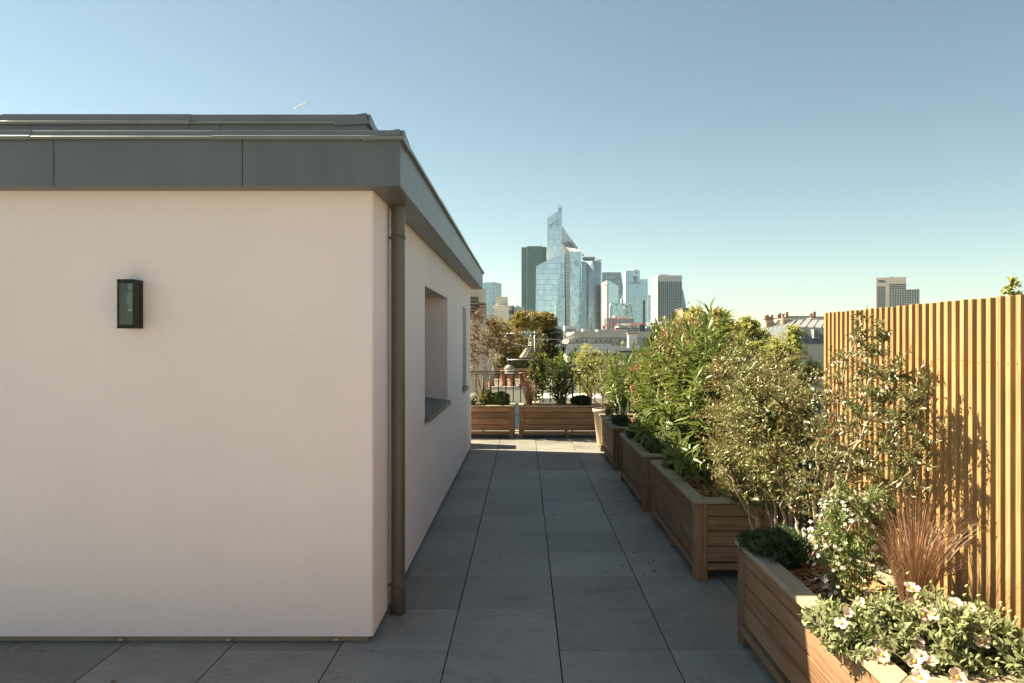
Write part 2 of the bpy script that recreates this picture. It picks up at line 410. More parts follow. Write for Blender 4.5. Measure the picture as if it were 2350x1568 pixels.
# ------------------------------------------------------------------ terrace floor
rng = random.Random(7)
GZ = -19.0                                              # street level below the roof terrace
FX0, FX1, FY0, FY1 = -9.6, 1.97, -9.0, 13.15            # terrace extent
YB0, XW = 3.95, -0.841                                  # front wall face, side wall face of the penthouse
def y_end(x): return 11.03 + (XW - x) * 0.186           # the far wall runs slightly askew
floor = bx('terrace_floor', FX0, FX1, FY0, FY1, -0.35, -0.022, M['joint'])
tag(floor, kind='structure')
floor_o = Vector(floor.location)
TILE = 0.6
tm = [box_mesh(TILE - 0.0065, TILE - 0.0032, 0.02, M['tile'], 0.0012)]
far_tiles = bmesh.new()
x = 0.187 - TILE * 17
while x < FX1 + 0.3:
    xc = x + TILE / 2
    y = 3.859 - TILE * 22
    while y < FY1:
        yc = y + TILE / 2
        x0, x1, y0, y1 = max(x, FX0), min(x + TILE, FX1), max(y, FY0), min(y + TILE, FY1)
        inside = x1 < XW - 0.05 and y0 > YB0 + 0.05 and y1 < y_end(x1)
        if x1 - x0 > 0.02 and y1 - y0 > 0.02 and not inside:
            near = yc > 2.0 and xc > -4.2
            if near:
                t = link('tile', box_mesh(x1 - x0 - 0.0065, y1 - y0 - 0.0032, 0.02, M['tile'], 0.0012), floor,
                         Vector(((x0 + x1) / 2, (y0 + y1) / 2, -0.010 + rng.uniform(-0.0012, 0.0002))) - floor_o)
                t.rotation_euler = (rng.uniform(-.0012, .0012), rng.uniform(-.0012, .0012), 0)
            else:
                add_box(far_tiles, x0 + .003, x1 - .003, y0 + .002, y1 - .002, -0.02, -0.001)
        y += TILE
    x += TILE
ft = link('tile_field', mesh_of(far_tiles, M['tile']), floor, -floor_o); ft['kind'] = 'stuff'
# a few dry leaves and specks lying on the tiles
M['crumb'] = plain('leaf_crumb', (0.05, 0.035, 0.025), .9)
M['dryleaf'] = plain('dry_leaf', (0.24, 0.13, 0.05), 0.7, 0, 0.3, 40)
def fallen_leaf(x, y, s, rz, lab):
    bm = bmesh.new()
    pts = [(0, 0, .002), (.35, .22, .012), (.7, .18, .016), (1, 0, .004), (.68, -.2, .013), (.33, -.2, .006)]
    c = bm.verts.new((.5 * s, 0, .003)); r = [bm.verts.new((a * s, b * s, z * s * 12)) for a, b, z in pts]
    for i in range(6): bm.faces.new((c, r[i], r[(i + 1) % 6]))
    return tag(link('fallen_leaf', mesh_of(bm, M['dryleaf']), None, (x, y, 0.002), (0, 0, rz)), lab, 'leaf', 'dry leaves on the terrace tiles')
for (lx, ly, s, lab) in ((262, 1562, .055, 'dry curled leaf at the bottom edge of the photo'), (420, 1474, .03, 'tiny ochre leaf by the foot of the white wall'),
                     (322, 1481, .025, 'small dark leaf near the tile joint below the wall lamp')):
    Y = FPX * EYE / (ly - CYP)
    fallen_leaf((lx - CXP) * Y / FPX, Y, s, rng.uniform(0, 6), lab)
bmc = bmesh.new()
for i in range(30):
    cx_, cy_ = rng.choice([(rng.uniform(.2, 1.1), rng.uniform(5, 10.5)), (rng.uniform(.6, 1.1), rng.uniform(4.5, 7.5)), (rng.uniform(-.7, 1.1), rng.uniform(11, 12.2))])
    s = rng.uniform(.003, .008)
    add_box(bmc, cx_ - s, cx_ + s, cy_ - s * .6, cy_ + s * .6, 0.0005, 0.004)
tag(link('leaf_litter', mesh_of(bmc, M['crumb'])), 'scattered dark crumbs of leaf litter on the corridor tiles', 'litter', kind='stuff')

# ------------------------------------------------------------------ white penthouse on the left
pent = thing('penthouse', 'white rendered rooftop penthouse with grey metal roof edge filling the left side', 'building')
def wall_shell():
    bm = bmesh.new()
    XL = -9.5; z0, z1 = 0.036, 2.55; c = 0.012
    def quad(*p): bm.faces.new([bm.verts.new(q) for q in p])
    # front face, rounded corner, side with two openings, far wall, left wall
    quad((XL, YB0, z0), (XW - c, YB0, z0), (XW - c, YB0, z1), (XL, YB0, z1))
    m1 = (XW - c * .3, YB0 + c * .3)
    for a, b in (((XW - c, YB0), m1), (m1, (XW, YB0 + c))): quad((*a, z0), (*b, z0), (*b, z1), (*a, z1))
    ys = [YB0 + c, 6.0, 7.76, 9.64, 10.25, y_end(XW)]; zs = [z0, 1.02, 2.142, z1]; D = 0.42
    for i in range(5):
        for j in range(3):
            a, b, u, v = ys[i], ys[i + 1], zs[j], zs[j + 1]
            if i in (1, 3) and j == 1:
                X2 = XW - D
                quad((XW, b, u), (X2, b, u), (X2, b, v), (XW, b, v)); quad((X2, a, u), (XW, a, u), (XW, a, v), (X2, a, v))
                quad((XW, a, v), (XW, b, v), (X2, b, v), (X2, a, v)); quad((XW, a, u), (X2, a, u), (X2, b, u), (XW, b, u))
            else:
                quad((XW, a, u), (XW, b, u), (XW, b, v), (XW, a, v))
    quad((XW, y_end(XW), z0), (XL, y_end(XL), z0), (XL, y_end(XL), z1), (XW, y_end(XW), z1))
    quad((XL, y_end(XL), z0), (XL, YB0, z0), (XL, YB0, z1), (XL, y_end(XL), z1))
    quad((XL, YB0, z0), (XL, y_end(XL), z0), (XW, y_end(XW), z0), (XW, YB0 + c, z0), (XW - c, YB0, z0))
    bmesh.ops.remove_doubles(bm, verts=bm.verts, dist=1e-5)
    me = bpy.data.meshes.new('mesh'); bm.to_mesh(me); bm.free(); me.materials.append(M['stucco']); return me
link('wall', wall_shell(), pent)
bx('plinth', -9.3, XW - 0.035, YB0 + 0.03, y_end(XW) - .1, 0.0, 0.045, M['plinth'], pent)
for sxp in (605, 1148, 1690):                            # little white spacers under the render
    X = (sxp / 2350 * 1400 / 3069 * 2350 - CXP) * 3.96 / FPX
    bx('spacer', X - .014, X + .014, YB0 + .012, YB0 + .035, 0.006, 0.019, M['pot_beige'], pent)
for (a, b, nm) in ((6.0, 7.76, 0), (9.64, 10.25, 1)):
    w = empty('window', (XW - 0.36, (a + b) / 2, 1.02), 0, pent); hw = (b - a) / 2
    me = bmesh.new()
    for (y0, y1, zz0, zz1) in ((-hw, -hw + .06, 0, 1.122), (hw - .06, hw, 0, 1.122), (-hw + .06, hw - .06, 0, .06), (-hw + .06, hw - .06, 1.062, 1.122)) + (((-.03, .03, .06, 1.062),) if nm == 0 else ()):
        add_box(me, -.03, .03, y0, y1, zz0, zz1)
    link('window_frame', mesh_of(me, M['frame']), w)
    link('pane', box_mesh(.012, 2 * hw - .12, 1.002, M['darkglass']), w, (0, 0, .561))
    # sloping metal sill with a turned-down lip
    s = bmesh.new()
    prof = [(-.34, .058), (.035, .012), (.035, -.035), (.03, -.035), (.03, .004), (-.34, .03)]
    e0, e1 = a - (a + b) / 2 - .012, b - (a + b) / 2 + .012
    A = [s.verts.new((p + .36, e0, z)) for p, z in prof]; B = [s.verts.new((p + .36, e1, z)) for p, z in prof]
    s.faces.new(A); s.faces.new(B[::-1])
    for i in range(6): s.faces.new((A[i], A[(i + 1) % 6], B[(i + 1) % 6], B[i]))
    link('window_sill', mesh_of(s, M['sill']), w)
# roof edge: fascia, soffit, coping (panel by panel)
YF, XF, ZS, ZF = 3.817, -0.668, 2.506, 2.762
seams = [-2.525 - 1.011 * k for k in range(6, -1, -1)] + [-1.514]
edges = [-9.6] + seams + [XF]
for a, b in zip(edges[:-1], edges[1:]):
    bx('fascia_panel', a + .0018, b - (.0018 if b != XF else 0), YF, YF + .02, ZS, ZF, M['fascia'], pent, bevel=.0015)
    bx('soffit_panel', a + .0018, b - (.0018 if b != XF else .0), YF + .021, YB0 + .05, ZS + .002, ZS + .012, M['fascia'], pent)
YRE = 11.36                                              # far end of the roof edge on the side
ye = [YF + .0205] + [YF + .6 + 1.07 * k for k in range(7)] + [YRE]
for a, b in zip(ye[:-1], ye[1:]):
    if b - a < .05: continue
    bx('fascia_panel', XF - .02, XF, a + .001, b - .001, ZS, ZF, M['fascia_side_lit'], pent, bevel=.0015)
    bx('soffit_panel', XW - .05, XF - .021, max(a, YB0 + .052) + .001, b - .001, ZS + .002, ZS + .012, M['fascia_side_lit'], pent)
bx('fascia_panel', -9.6, XF - .021, YRE + .02, YRE + .04, ZS, ZF, M['fascia_side_lit'], pent).rotation_euler = (0, 0, -.0)
# roof slab follows the skewed far end
bm = bmesh.new()
sl = [(-9.6, YF + .03), (XF - .03, YF + .03), (XF - .03, YRE - .01), (-9.6, YRE + (9.6 + XF) * .186)]
A = [bm.verts.new((x_, y_, ZS + .02)) for x_, y_ in sl]; B = [bm.verts.new((x_, y_, ZF - .004)) for x_, y_ in sl]
bm.faces.new(A); bm.faces.new(B)
for i in range(4): bm.faces.new((A[i], A[(i + 1) % 4], B[(i + 1) % 4], B[i]))
link('roof', mesh_of(bm, M['fascia_side_lit']), pent)
def coping_run(p0, p1, outward, parent, zb, joints, name='coping', lip=.022, h=.038, width=.2):
    "folded metal cap: drip lip low on the outside, small upstand, top falling inward"
    d = (Vector(p1) - Vector(p0)); L = d.length; d.normalize(); o = Vector(outward)
    prof = [(lip, -.010), (lip + .003, .002), (lip - .004, .008), (.004, .012), (.004, h - .004), (-.003, h), (-width, h - .03), (-width, -.02), (0, -.010)]
    ts = [0] + joints + [L]
    for i, (a, b) in enumerate(zip(ts[:-1], ts[1:])):
        bm = bmesh.new(); k = .0025 if i % 2 else 0.0
        rings = []
        for t in (a - (.012 if i % 2 else 0), b + (.012 if i % 2 else 0)):
            t = min(max(t, 0), L)
            rings.append([bm.verts.new(Vector(p0) + d * t + o * (q + (k if q > 0 else -k)) + Vector((0, 0, zb + z_ + (k if z_ > 0 else -k)))) for q, z_ in prof])
        n = len(prof)
        for q in range(n): bm.faces.new((rings[0][q], rings[0][(q + 1) % n], rings[1][(q + 1) % n], rings[1][q]))
        bm.faces.new(rings[0]); bm.faces.new(rings[1][::-1])
        link(name, mesh_of(bm, M['coping']), parent)
coping_run((-9.6, YF, 0), (XF + .022, YF, 0), (0, -1, 0), pent, ZF, [9.6 - 3.66, 9.6 - 2.652, 9.6 - 1.656], h=.042)
coping_run((XF, YF - .02, 0), (XF, YRE + .04, 0), (1, 0, 0), pent, ZF, [1.9, 3.9, 5.9], h=.0435)
coping_run((XF + .02, YRE + .01, 0), (-9.6, YRE + .01 + (9.6 + XF) * .186, 0), (0.18, .98, 0), pent, ZF, [3.0], h=.041)
# upper tier set back on the roof
YU, XU, ZU = 4.45, -0.985, 3.038
for a, b in zip([-9.5, -7.3, -5.2, -3.09, -1.9], [-7.3, -5.2, -3.09, -1.9, XU]):
    bx('upstand_panel', a + .0015, b - .0015, YU, YU + .03, ZF - .02, ZU, M['fascia'], pent)
bx('upstand_panel', XU - .03, XU, YU + .031, 10.9, ZF - .02, ZU, M['fascia_side_lit'], pent)
bx('roof', -9.4, XU - .031, YU + .04, 10.8, ZF, ZU - .02, M['fascia_side_lit'], pent)
coping_run((-9.5, YU, 0), (XU + .02, YU, 0), (0, -1, 0), pent, ZU, [9.5 - 3.25, 9.5 - 2.1], h=.055, lip=.018)
coping_run((XU, YU - .02, 0), (XU, 10.9, 0), (1, 0, 0), pent, ZU, [2.0, 4.0], h=.0565, lip=.018)
bx('shadow_block', -3.0, -0.88, 11.30, 11.70, 0, .78, M['stucco'], pent)  # unseen block, added to cast the bar of shadow on the far tiles
# downpipe
dp = thing('downpipe', 'brown-grey round downpipe at the corner of the white penthouse', 'pipe', (-0.780, 4.39, 0))
bm = bmesh.new()
for r_, za, zb in ((.0425, .03, 2.50),):
    pass
link('pipe', lathe([(.0425, .012), (.0425, 2.36), (.0425, 2.506)], M['pipe'], 28), dp)
link('socket', lathe([(.0430, 0.0), (.0468, .004), (.0468, .155), (.0455, .165), (.0430, .17)], M['pipe'], 28), dp)
for zc in (2.31, .172):
    c = link('bracket', lathe([(.0432, zc - .012), (.0465, zc - .011), (.0465, zc + .011), (.0432, zc + .012)], M['pipe'], 28), dp)
    link('stud', box_mesh(.03, .012, .014, M['pipe']), c, (-.052, 0, zc))
# wall lantern
ln = thing('wall_lantern', 'black box lantern with clear glass and filament bulb on the white wall', 'lamp', (-2.158, YB0 - .002, 1.743))
lw, ld, lh = .045, .097, .266
link('back_plate', box_mesh(.086, .012, lh, M['lampblack'], .001), ln, (0, -.006, lh / 2))
link('top_cap', box_mesh(.094, .089, .010, M['lampblack'], .001), ln, (0, -.0565, lh - .005))
link('base_cap', box_mesh(.094, .089, .010, M['lampblack'], .001), ln, (0, -.0565, .005))
for sx in (-1, 1):
    link('frame_bar', box_mesh(.008, .010, lh - .02, M['lampblack'], .0006), ln, (sx * .042, -.094, lh / 2))
    link('frame_bar', box_mesh(.0075, .014, lh - .02, M['lampblack'], .0006), ln, (sx * .042, -.0195, lh / 2))
    link('pane', box_mesh(.0022, .066, lh - .022, M['glass']), ln, (sx * .042, -.0575, lh / 2))
for zc in (.0145, lh - .0145):
    link('frame_bar', box_mesh(.075, .0085, .009, M['lampblack'], .0006), ln, (0, -.094, zc))
link('pane', box_mesh(.075, .0022, lh - .04, M['glass']), ln, (0, -.0935, lh / 2))
link('reflector', box_mesh(.07, .003, lh - .03, M['mirror']), ln, (0, -.0145, lh / 2))
link('lamp_holder', cyl_mesh(.017, .017, .085, M['lampblack']), ln, (.004, -.052, .053))
bl = link('bulb', lathe([(.013, .096), (.016, .112), (.026, .150), (.030, .176), (.026, .197), (.014, .209), (.001, .213)], M['glass'], 20), ln, (.004, -.052, 0))
for k in range(4):
    an = k * math.pi / 2 + .4
    link('filament', cyl_mesh(.0014, .0014, .06, M['brass'], 6), bl, (.009 * math.cos(an), .009 * math.sin(an), .16), (.12 * math.sin(an), -.12 * math.cos(an), 0))
link('bulb_cap', cyl_mesh(.0135, .0135, .012, M['white'], 16), bl, (0, 0, .1))

# ------------------------------------------------------------------ planters
def chips_mesh(L, W, n, seed, m):
    r = np.random.default_rng(seed)
    V = np.zeros((n, 8, 3)); s = r.uniform(.010, .026, n); w = s * r.uniform(.25, .55, n); t = r.uniform(.0015, .004, n)
    base = np.array([(-1, -1, -1), (1, -1, -1), (1, 1, -1), (-1, 1, -1), (-1, -1, 1), (1, -1, 1), (1, 1, 1), (-1, 1, 1)], float)
    a = r.uniform(0, 6.3, n); ti = r.normal(0, .35, n)
    loc = base[None] * np.stack([s, w, t], 1)[:, None, :]
    z = loc[..., 2] + loc[..., 0] * np.sin(ti)[:, None]
    X = loc[..., 0] * np.cos(a)[:, None] - loc[..., 1] * np.sin(a)[:, None]; Y = loc[..., 0] * np.sin(a)[:, None] + loc[..., 1] * np.cos(a)[:, None]
    cx_ = r.uniform(-L / 2, L / 2, n); cy_ = r.uniform(-W / 2, W / 2, n); cz = r.uniform(.002, .018, n)
    V = np.stack([X + cx_[:, None], Y + cy_[:, None], z + cz[:, None]], 2).reshape(-1, 3)
    q = np.array([(0, 3, 2, 1), (4, 5, 6, 7), (0, 1, 5, 4), (1, 2, 6, 5), (2, 3, 7, 6), (3, 0, 4, 7)])
    F = (np.arange(n)[:, None, None] * 8 + q[None]).reshape(-1, 4)
    me = bpy.data.meshes.new('mesh'); me.from_pydata(V.tolist(), [], F.tolist()); me.materials.append(m)
    at = me.attributes.new('tint', 'FLOAT', 'POINT'); at.data.foreach_set('value', np.repeat(r.random(n), 8))
    return me
PH = 0.565
def planter(label, x0, x1, y0, y1, group, seed, along='y', woods=('planter', 'planter')):
    "slatted wooden trough: local x = long side"
    L, W = (y1 - y0, x1 - x0) if along == 'y' else (x1 - x0, y1 - y0)
    t = thing('planter_box', label, 'planter', ((x0 + x1) / 2, (y0 + y1) / 2, 0), math.pi / 2 if along == 'y' else 0, group)
    r = random.Random(seed); p = .088; T = .028
    ws, we = M[woods[0]], M[woods[1]]
    for sx in (-1, 1):
        for sy in (-1, 1):
            link('leg', box_mesh(PH - T, p, p, we, .004), t, (sx * (L / 2 - .012 - p / 2), sy * (W / 2 - .012 - p / 2), (PH - T) / 2 + .0005), (0, -math.pi / 2, 0))
    for sy in (-1, 1):
        link('leg', box_mesh(.072, p, .05, we, .004), t, (0, sy * (W / 2 - .055), .0365), (0, -math.pi / 2, 0))
    zb = [.125, .235, .34, .445, PH - T - .004]
    for a, b in zip(zb[:-1], zb[1:]):
        for sy in (-1, 1):
            link('board', box_mesh(L - .024 - 2 * p + .01, .022, b - a - .006, ws, .003), t,
                 (0, sy * (W / 2 - .012 - .022 + r.uniform(-.0015, .0015)), (a + b) / 2), (0, 0, 0 if sy < 0 else math.pi))
        for sx in (-1, 1):
            link('board', box_mesh(W - .024 - 2 * p + .01, .022, b - a - .006, we, .003), t,
                 (sx * (L / 2 - .012 - .022 + r.uniform(-.0015, .0015)), 0, (a + b) / 2), (0, 0, math.pi / 2 * sx))
    for sy in (-1, 1):
        link('skirt_rail', box_mesh(L - .024 - 2 * p - .001, .045, .042, ws, .004), t, (0, sy * (W / 2 - .012 - .014), .094))
    for sx in (-1, 1):
        link('skirt_rail', box_mesh(W - .024 - 2 * p - .001, .045, .042, we, .004), t, (sx * (L / 2 - .012 - .014), 0, .0945), (0, 0, math.pi / 2))
    fw = .095
    def mitre(Lx):
        key = ('mitre', round(Lx, 3))
        if key not in _boxes:
            bm = bmesh.new(); o = Lx / 2; i_ = Lx / 2 - fw
            A = [(-o, 0), (o, 0), (i_, fw), (-i_, fw)]
            a = [bm.verts.new((q, w_ - fw / 2, -T / 2)) for q, w_ in A]; b = [bm.verts.new((q, w_ - fw / 2, T / 2)) for q, w_ in A]
            bm.faces.new(a); bm.faces.new(b)
            for k in range(4): bm.faces.new((a[k], a[(k + 1) % 4], b[(k + 1) % 4], b[k]))
            bmesh.ops.recalc_face_normals(bm, faces=bm.faces)
            bmesh.ops.bevel(bm, geom=list(bm.edges), offset=.003, segments=1, affect='EDGES')
            _boxes[key] = mesh_of(bm, M['planter_top'])
        return _boxes[key]
    for rz, Lx, off in ((0, L, W), (math.pi, L, W), (math.pi / 2, W, L), (-math.pi / 2, W, L)):
        d = -(off / 2 - fw / 2)
        link('top_board', mitre(Lx - .001), t, (-math.sin(rz) * d, math.cos(rz) * d, PH - T / 2), (0, 0, rz))
    s = bx('soil', -L / 2 + .05, L / 2 - .05, -W / 2 + .05, W / 2 - .05, .16, PH - .06, M['soil'], t)
    c = link('mulch', chips_mesh(L - .19, W - .19, 900, seed, M['chips']), t, (0, 0, PH - .06)); c['kind'] = 'stuff'
    return t
GP = 'wooden planters along the terrace edge'
planter('nearest timber planter at lower right, half in sun, holding pale pink flowers', 1.18, 1.78, 2.27, 4.0, GP, 1, woods=('planter_warm', 'planter'))
planter('second timber planter from the front, its square end facing the camera', 1.18, 1.78, 4.97, 6.67, GP, 2, woods=('planter', 'planter_warm'))
planter('third timber planter from the front, wholly in shade with dark boards', 1.15, 1.75, 6.97, 8.63, GP, 3)
planter('fourth timber planter, farthest of the right-hand row, beside the beige pot', 1.14, 1.74, 9.22, 10.92, GP, 4, woods=('planter_warm', 'planter'))
planter('timber planter across the far end, cut off by the white wall', -1.88, -.168, 12.3, 12.9, GP, 5, 'x', ('planter_warm', 'planter_warm'))
planter('long timber planter across the far end, right of the gap', -.108, 1.60, 12.3, 12.9, GP, 6, 'x', ('planter_warm', 'planter_warm'))
# tall beige pot in the far corner
pt = thing('plant_pot', 'tapered beige pot squeezed behind the fourth planter', 'pot', (1.262, 11.35, 0))
link('body', lathe([(.001, .0), (.10, .0), (.105, .02), (.165, .545), (.178, .548), (.182, .60), (.170, .604), (.164, .56), (.16, .54)], M['pot_beige'], 28), pt)
link('soil', cyl_mesh(.16, .16, .02, M['soil']), pt, (0, 0, .55))

# ------------------------------------------------------------------ slatted fence on the right
XFN = 1.87
fn = thing('slat_fence', 'tall yellow pine fence of upright slats on the right', 'fence', (XFN, 3.0, 0))
screws = cyl_mesh(.003, .003, .002, M['screw'], 8)
yy = 4.454 - .016; kf = 0
while yy > 0.9:
    s = link('slat', box_mesh(1.845, .027, .045, M['slat'], .0012), fn, (.0225 + rng.uniform(-.0012, .0012), yy - 3.0, .9275 + rng.uniform(-.002, .002)), (0, -math.pi / 2, math.pi / 2))
    s.rotation_euler = Matrix(((0, 0, 1), (0, -1, 0), (1, 0, 0))).to_euler()
    s.rotation_euler.x += rng.uniform(-.002, .002)
    if kf < 34:
        for zz in (.66, -.55):
            link('screw', screws, s, (zz + rng.uniform(-.004, .004), rng.uniform(-.003, .003), -.0232), (0, 0, 0))
    yy -= .058; kf += 1
bmf = bmesh.new()
while yy > -7.0:
    add_box(bmf, 0, .045, yy - 3.0 - .0135, yy - 3.0 + .0135, .005, 1.85); yy -= .058
link('slat_run', mesh_of(bmf, M['slat']), fn)['kind'] = 'stuff'
for z in (.35, 1.58):
    bx('rail', .047, .085, -10.0, 1.44, z - .035, z + .035, M['rail_wood'], fn)
bx('post', .086, .156, 1.36, 1.43, .0, 1.80, M['rail_wood'], fn); bx('post', .086, .156, -.62, -.55, .0, 1.80, M['rail_wood'], fn)

# ------------------------------------------------------------------ iron railings
def railing(label, p0, p1, pitch):
    p0, p1 = Vector(p0), Vector(p1); d = p1 - p0; L = d.length; rz = math.atan2(d.y, d.x)
    t = thing('railing', label, 'railing', p0, rz, 'iron railings round the terrace')
    link('top_rail', box_mesh(L, .05, .022, M['iron'], .002), t, (L / 2, 0, 1.118))
    link('under_rail', box_mesh(L, .014, .014, M['iron']), t, (L / 2, 0, 1.075))
    link('bottom_rail', box_mesh(L, .03, .012, M['iron']), t, (L / 2, 0, .10))
    n = int(L / pitch)
    for i in range(n + 1):
        if i % 12 == 0:
            link('post', box_mesh(.03, .03, 1.106, M['iron']), t, (i * pitch + .015, 0, .553))
        else:
            link('baluster', box_mesh(.018, .018, .962, M['iron']), t, (i * pitch + .015, 0, .5875))
railing('dark iron railing behind the far end planters', (-2.4, 13.05, 0), (1.93, 13.05, 0), .136)
railing('dark iron railing half hidden by shrubs behind the right-hand planters', (1.905, 4.52, 0), (1.905, 13.0, 0), .13)
# ------------------------------------------------------------------ plants
def leaf_arrays(P, D, Nn, Ln, Wd, bend, tint, segs=2):
    "vertices and triangles for n folded leaves"
    n = len(P)
    D = D / (np.linalg.norm(D, axis=1, keepdims=True) + 1e-9)
    S = np.cross(D, Nn); S /= (np.linalg.norm(S, axis=1, keepdims=True) + 1e-9)
    U = np.cross(S, D)
    L = Ln[:, None]; W = Wd[:, None]; B = bend[:, None]
    def at(t): return P + D * L * t - U * L * B * t * t
    if segs == 1:
        V = np.stack([P, at(.5) - S * W * .5 + U * W * .12, at(.5) + S * W * .5 + U * W * .12, at(1.0)], 1)
        T = np.array([(0, 2, 1), (1, 2, 3)])
    elif segs == 2:
        V = np.stack([P, at(.48) - S * W * .5 + U * W * .18, at(.5), at(.48) + S * W * .5 + U * W * .18, at(1.0)], 1)
        T = np.array([(0, 2, 1), (0, 3, 2), (1, 2, 4), (2, 3, 4)])
    else:
        a, b = .3, .68
        V = np.stack([P, at(a) - S * W * .46 + U * W * .15, at(a), at(a) + S * W * .46 + U * W * .15,
                      at(b) - S * W * .42 + U * W * .15, at(b), at(b) + S * W * .42 + U * W * .15, at(1.0)], 1)
        T = np.array([(0, 2, 1), (0, 3, 2), (1, 2, 5), (1, 5, 4), (2, 3, 6), (2, 6, 5), (4, 5, 7), (5, 6, 7)])
    k = V.shape[1]
    F = (np.arange(n)[:, None, None] * k + T[None]).reshape(-1, 3)
    return V.reshape(-1, 3), F, np.repeat(tint, k)

def np_mesh(V, F, tint, m):
    me = bpy.data.meshes.new('mesh')
    nv, nf = len(V), len(F)
    me.vertices.add(nv); me.vertices.foreach_set('co', np.asarray(V, np.float32).ravel())
    me.loops.add(nf * 3); me.loops.foreach_set('vertex_index', np.asarray(F, np.int32).ravel())
    me.polygons.add(nf); me.polygons.foreach_set('loop_start', np.arange(0, nf * 3, 3, dtype=np.int32))
    me.polygons.foreach_set('loop_total', np.full(nf, 3, np.int32))
    a = me.attributes.new('tint', 'FLOAT', 'POINT'); a.data.foreach_set('value', np.asarray(tint, np.float32))
    me.materials.append(m); me.update(calc_edges=True)
    return me

def bez(a, c, b, n):
    t = np.linspace(0, 1, n)[:, None]
    return (1 - t) ** 2 * a + 2 * t * (1 - t) * c + t ** 2 * b

def in_env(r, envs, shell=0.5):
    w = np.array([e[2] for e in envs], float) if len(envs[0]) > 2 else np.ones(len(envs))
    e = envs[r.choice(len(envs), p=w / w.sum())]
    u = r.normal(size=3); u /= np.linalg.norm(u)
    return np.array(e[0]) + np.array(e[1]) * u * r.random() ** (1 / 3 if shell < .1 else shell)

DENS = 2.7
def grow(seed, base, envs, n_stem, n_twig, per_twig, leaf_len, leaf_w, stem_r=.012, twig_r=.0025, shell=.33, spread=.9,
         bend=.15, base_jit=.05, twig_len=.35, segs=2, up=.35, sides=5, red_tip=0.0, lean=None, droop=0.0):
    "stems from the base into the crown, twigs on them, leaves along the twigs (base-relative)"
    r = np.random.default_rng(seed); tb = Tubes(); tw = Tubes()
    nodes = []; base = np.array(base, float)
    for i in range(n_stem):
        q = in_env(r, envs, .6); b = base + np.array([r.normal(0, base_jit), r.normal(0, base_jit), 0])
        mid = b * .45 + q * .55 + np.array([0, 0, .28 * np.linalg.norm(q - b)]) * r.uniform(.2, 1) + r.normal(0, .05, 3) * np.linalg.norm(q - b)
        if lean is not None: mid = mid + np.array(lean)
        c = bez(b, mid, q, 12); c[1:-1] += r.normal(0, .012, (10, 3)) * np.linalg.norm(q - b)
        rr = np.linspace(1, .22, 12) * stem_r * r.uniform(.7, 1.15)
        tb.add(c, rr, sides); nodes.append(c[3:])
    nodes = np.concatenate(nodes)
    P, D, Nn, Ln, Wd, Tn = [], [], [], [], [], []
    for i in range(int(n_twig * DENS)):
        q = in_env(r, envs, shell)
        d2 = np.linalg.norm(nodes - q, axis=1) + np.maximum(0, nodes[:, 2] - q[2]) * 1.2 + r.random(len(nodes)) * .05
        a = nodes[np.argmin(d2)]; v = q - a; ln_ = np.linalg.norm(v)
        if ln_ > twig_len * 2.2: a = q - v / ln_ * twig_len * 2.2
        ctrl = (a + q) / 2 + np.array([0, 0, up * .4 * min(ln_, twig_len)]) + r.normal(0, .08, 3) * ln_
        c = bez(a, ctrl, q + np.array([0, 0, -droop * ln_]), 7)
        tw.add(c, np.linspace(1, .35, 7) * twig_r, 3)
        k = max(3, int(per_twig * r.uniform(.7, 1.3)))
        t = np.linspace(.22, 1, k); idx = np.clip(t * 6, 0, 5.999); i0 = idx.astype(int); fr = (idx - i0)[:, None]
        pos = c[i0] * (1 - fr) + c[i0 + 1] * fr; tan = c[i0 + 1] - c[i0]; tan /= np.linalg.norm(tan, axis=1, keepdims=True) + 1e-9
        rnd = r.normal(size=(k, 3)); perp = rnd - tan * (rnd * tan).sum(1, keepdims=True); perp /= np.linalg.norm(perp, axis=1, keepdims=True)
        dd = tan * (1 - .5 * spread) + perp * spread + np.array([0, 0, up * .5])
        nn = np.array([-.75, -.1, .8]) + r.normal(0, .62, (k, 3)) + tan * .2
        P.append(pos); D.append(dd); Nn.append(nn)
        s = r.uniform(.65, 1.15, k) * (1 - .25 * t)
        Ln.append(leaf_len * 1.15 * s); Wd.append(leaf_w * 1.2 * s)
        tint = r.random(k) * .82
        if red_tip and r.random() < red_tip: tint[t > .55] = r.uniform(.9, 1, (t > .55).sum())
        Tn.append(tint)
    P, D, Nn = map(np.concatenate, (P, D, Nn)); Ln, Wd, Tn = map(np.concatenate, (Ln, Wd, Tn))
    V, F, T = leaf_arrays(P, D, Nn, Ln, Wd, np.full(len(P), bend) * r.uniform(0, 2, len(P)), Tn, segs)
    return tb, tw, V, F, T

def shrub(name, label, cat, base, envs, leaf, bark, twig=None, group=None, parts=('stems', 'twigs', 'foliage'), **kw):
    b = np.array(base, float)
    envs = [((np.array(e[0]) - b), e[1]) + tuple(e[2:]) for e in envs]
    t = thing(name, label, cat, base, 0, group)
    tb, tw, V, F, T = grow(kw.pop('seed'), (0, 0, 0), envs, **kw)
    link(parts[0], tb.mesh(M[bark]), t)
    link(parts[1], tw.mesh(M[twig or bark]), t)['kind'] = 'stuff'
    link(parts[2], np_mesh(V, F, T, M[leaf]), t)['kind'] = 'stuff'
    return t

PG = 'shrubs in the wooden planters'
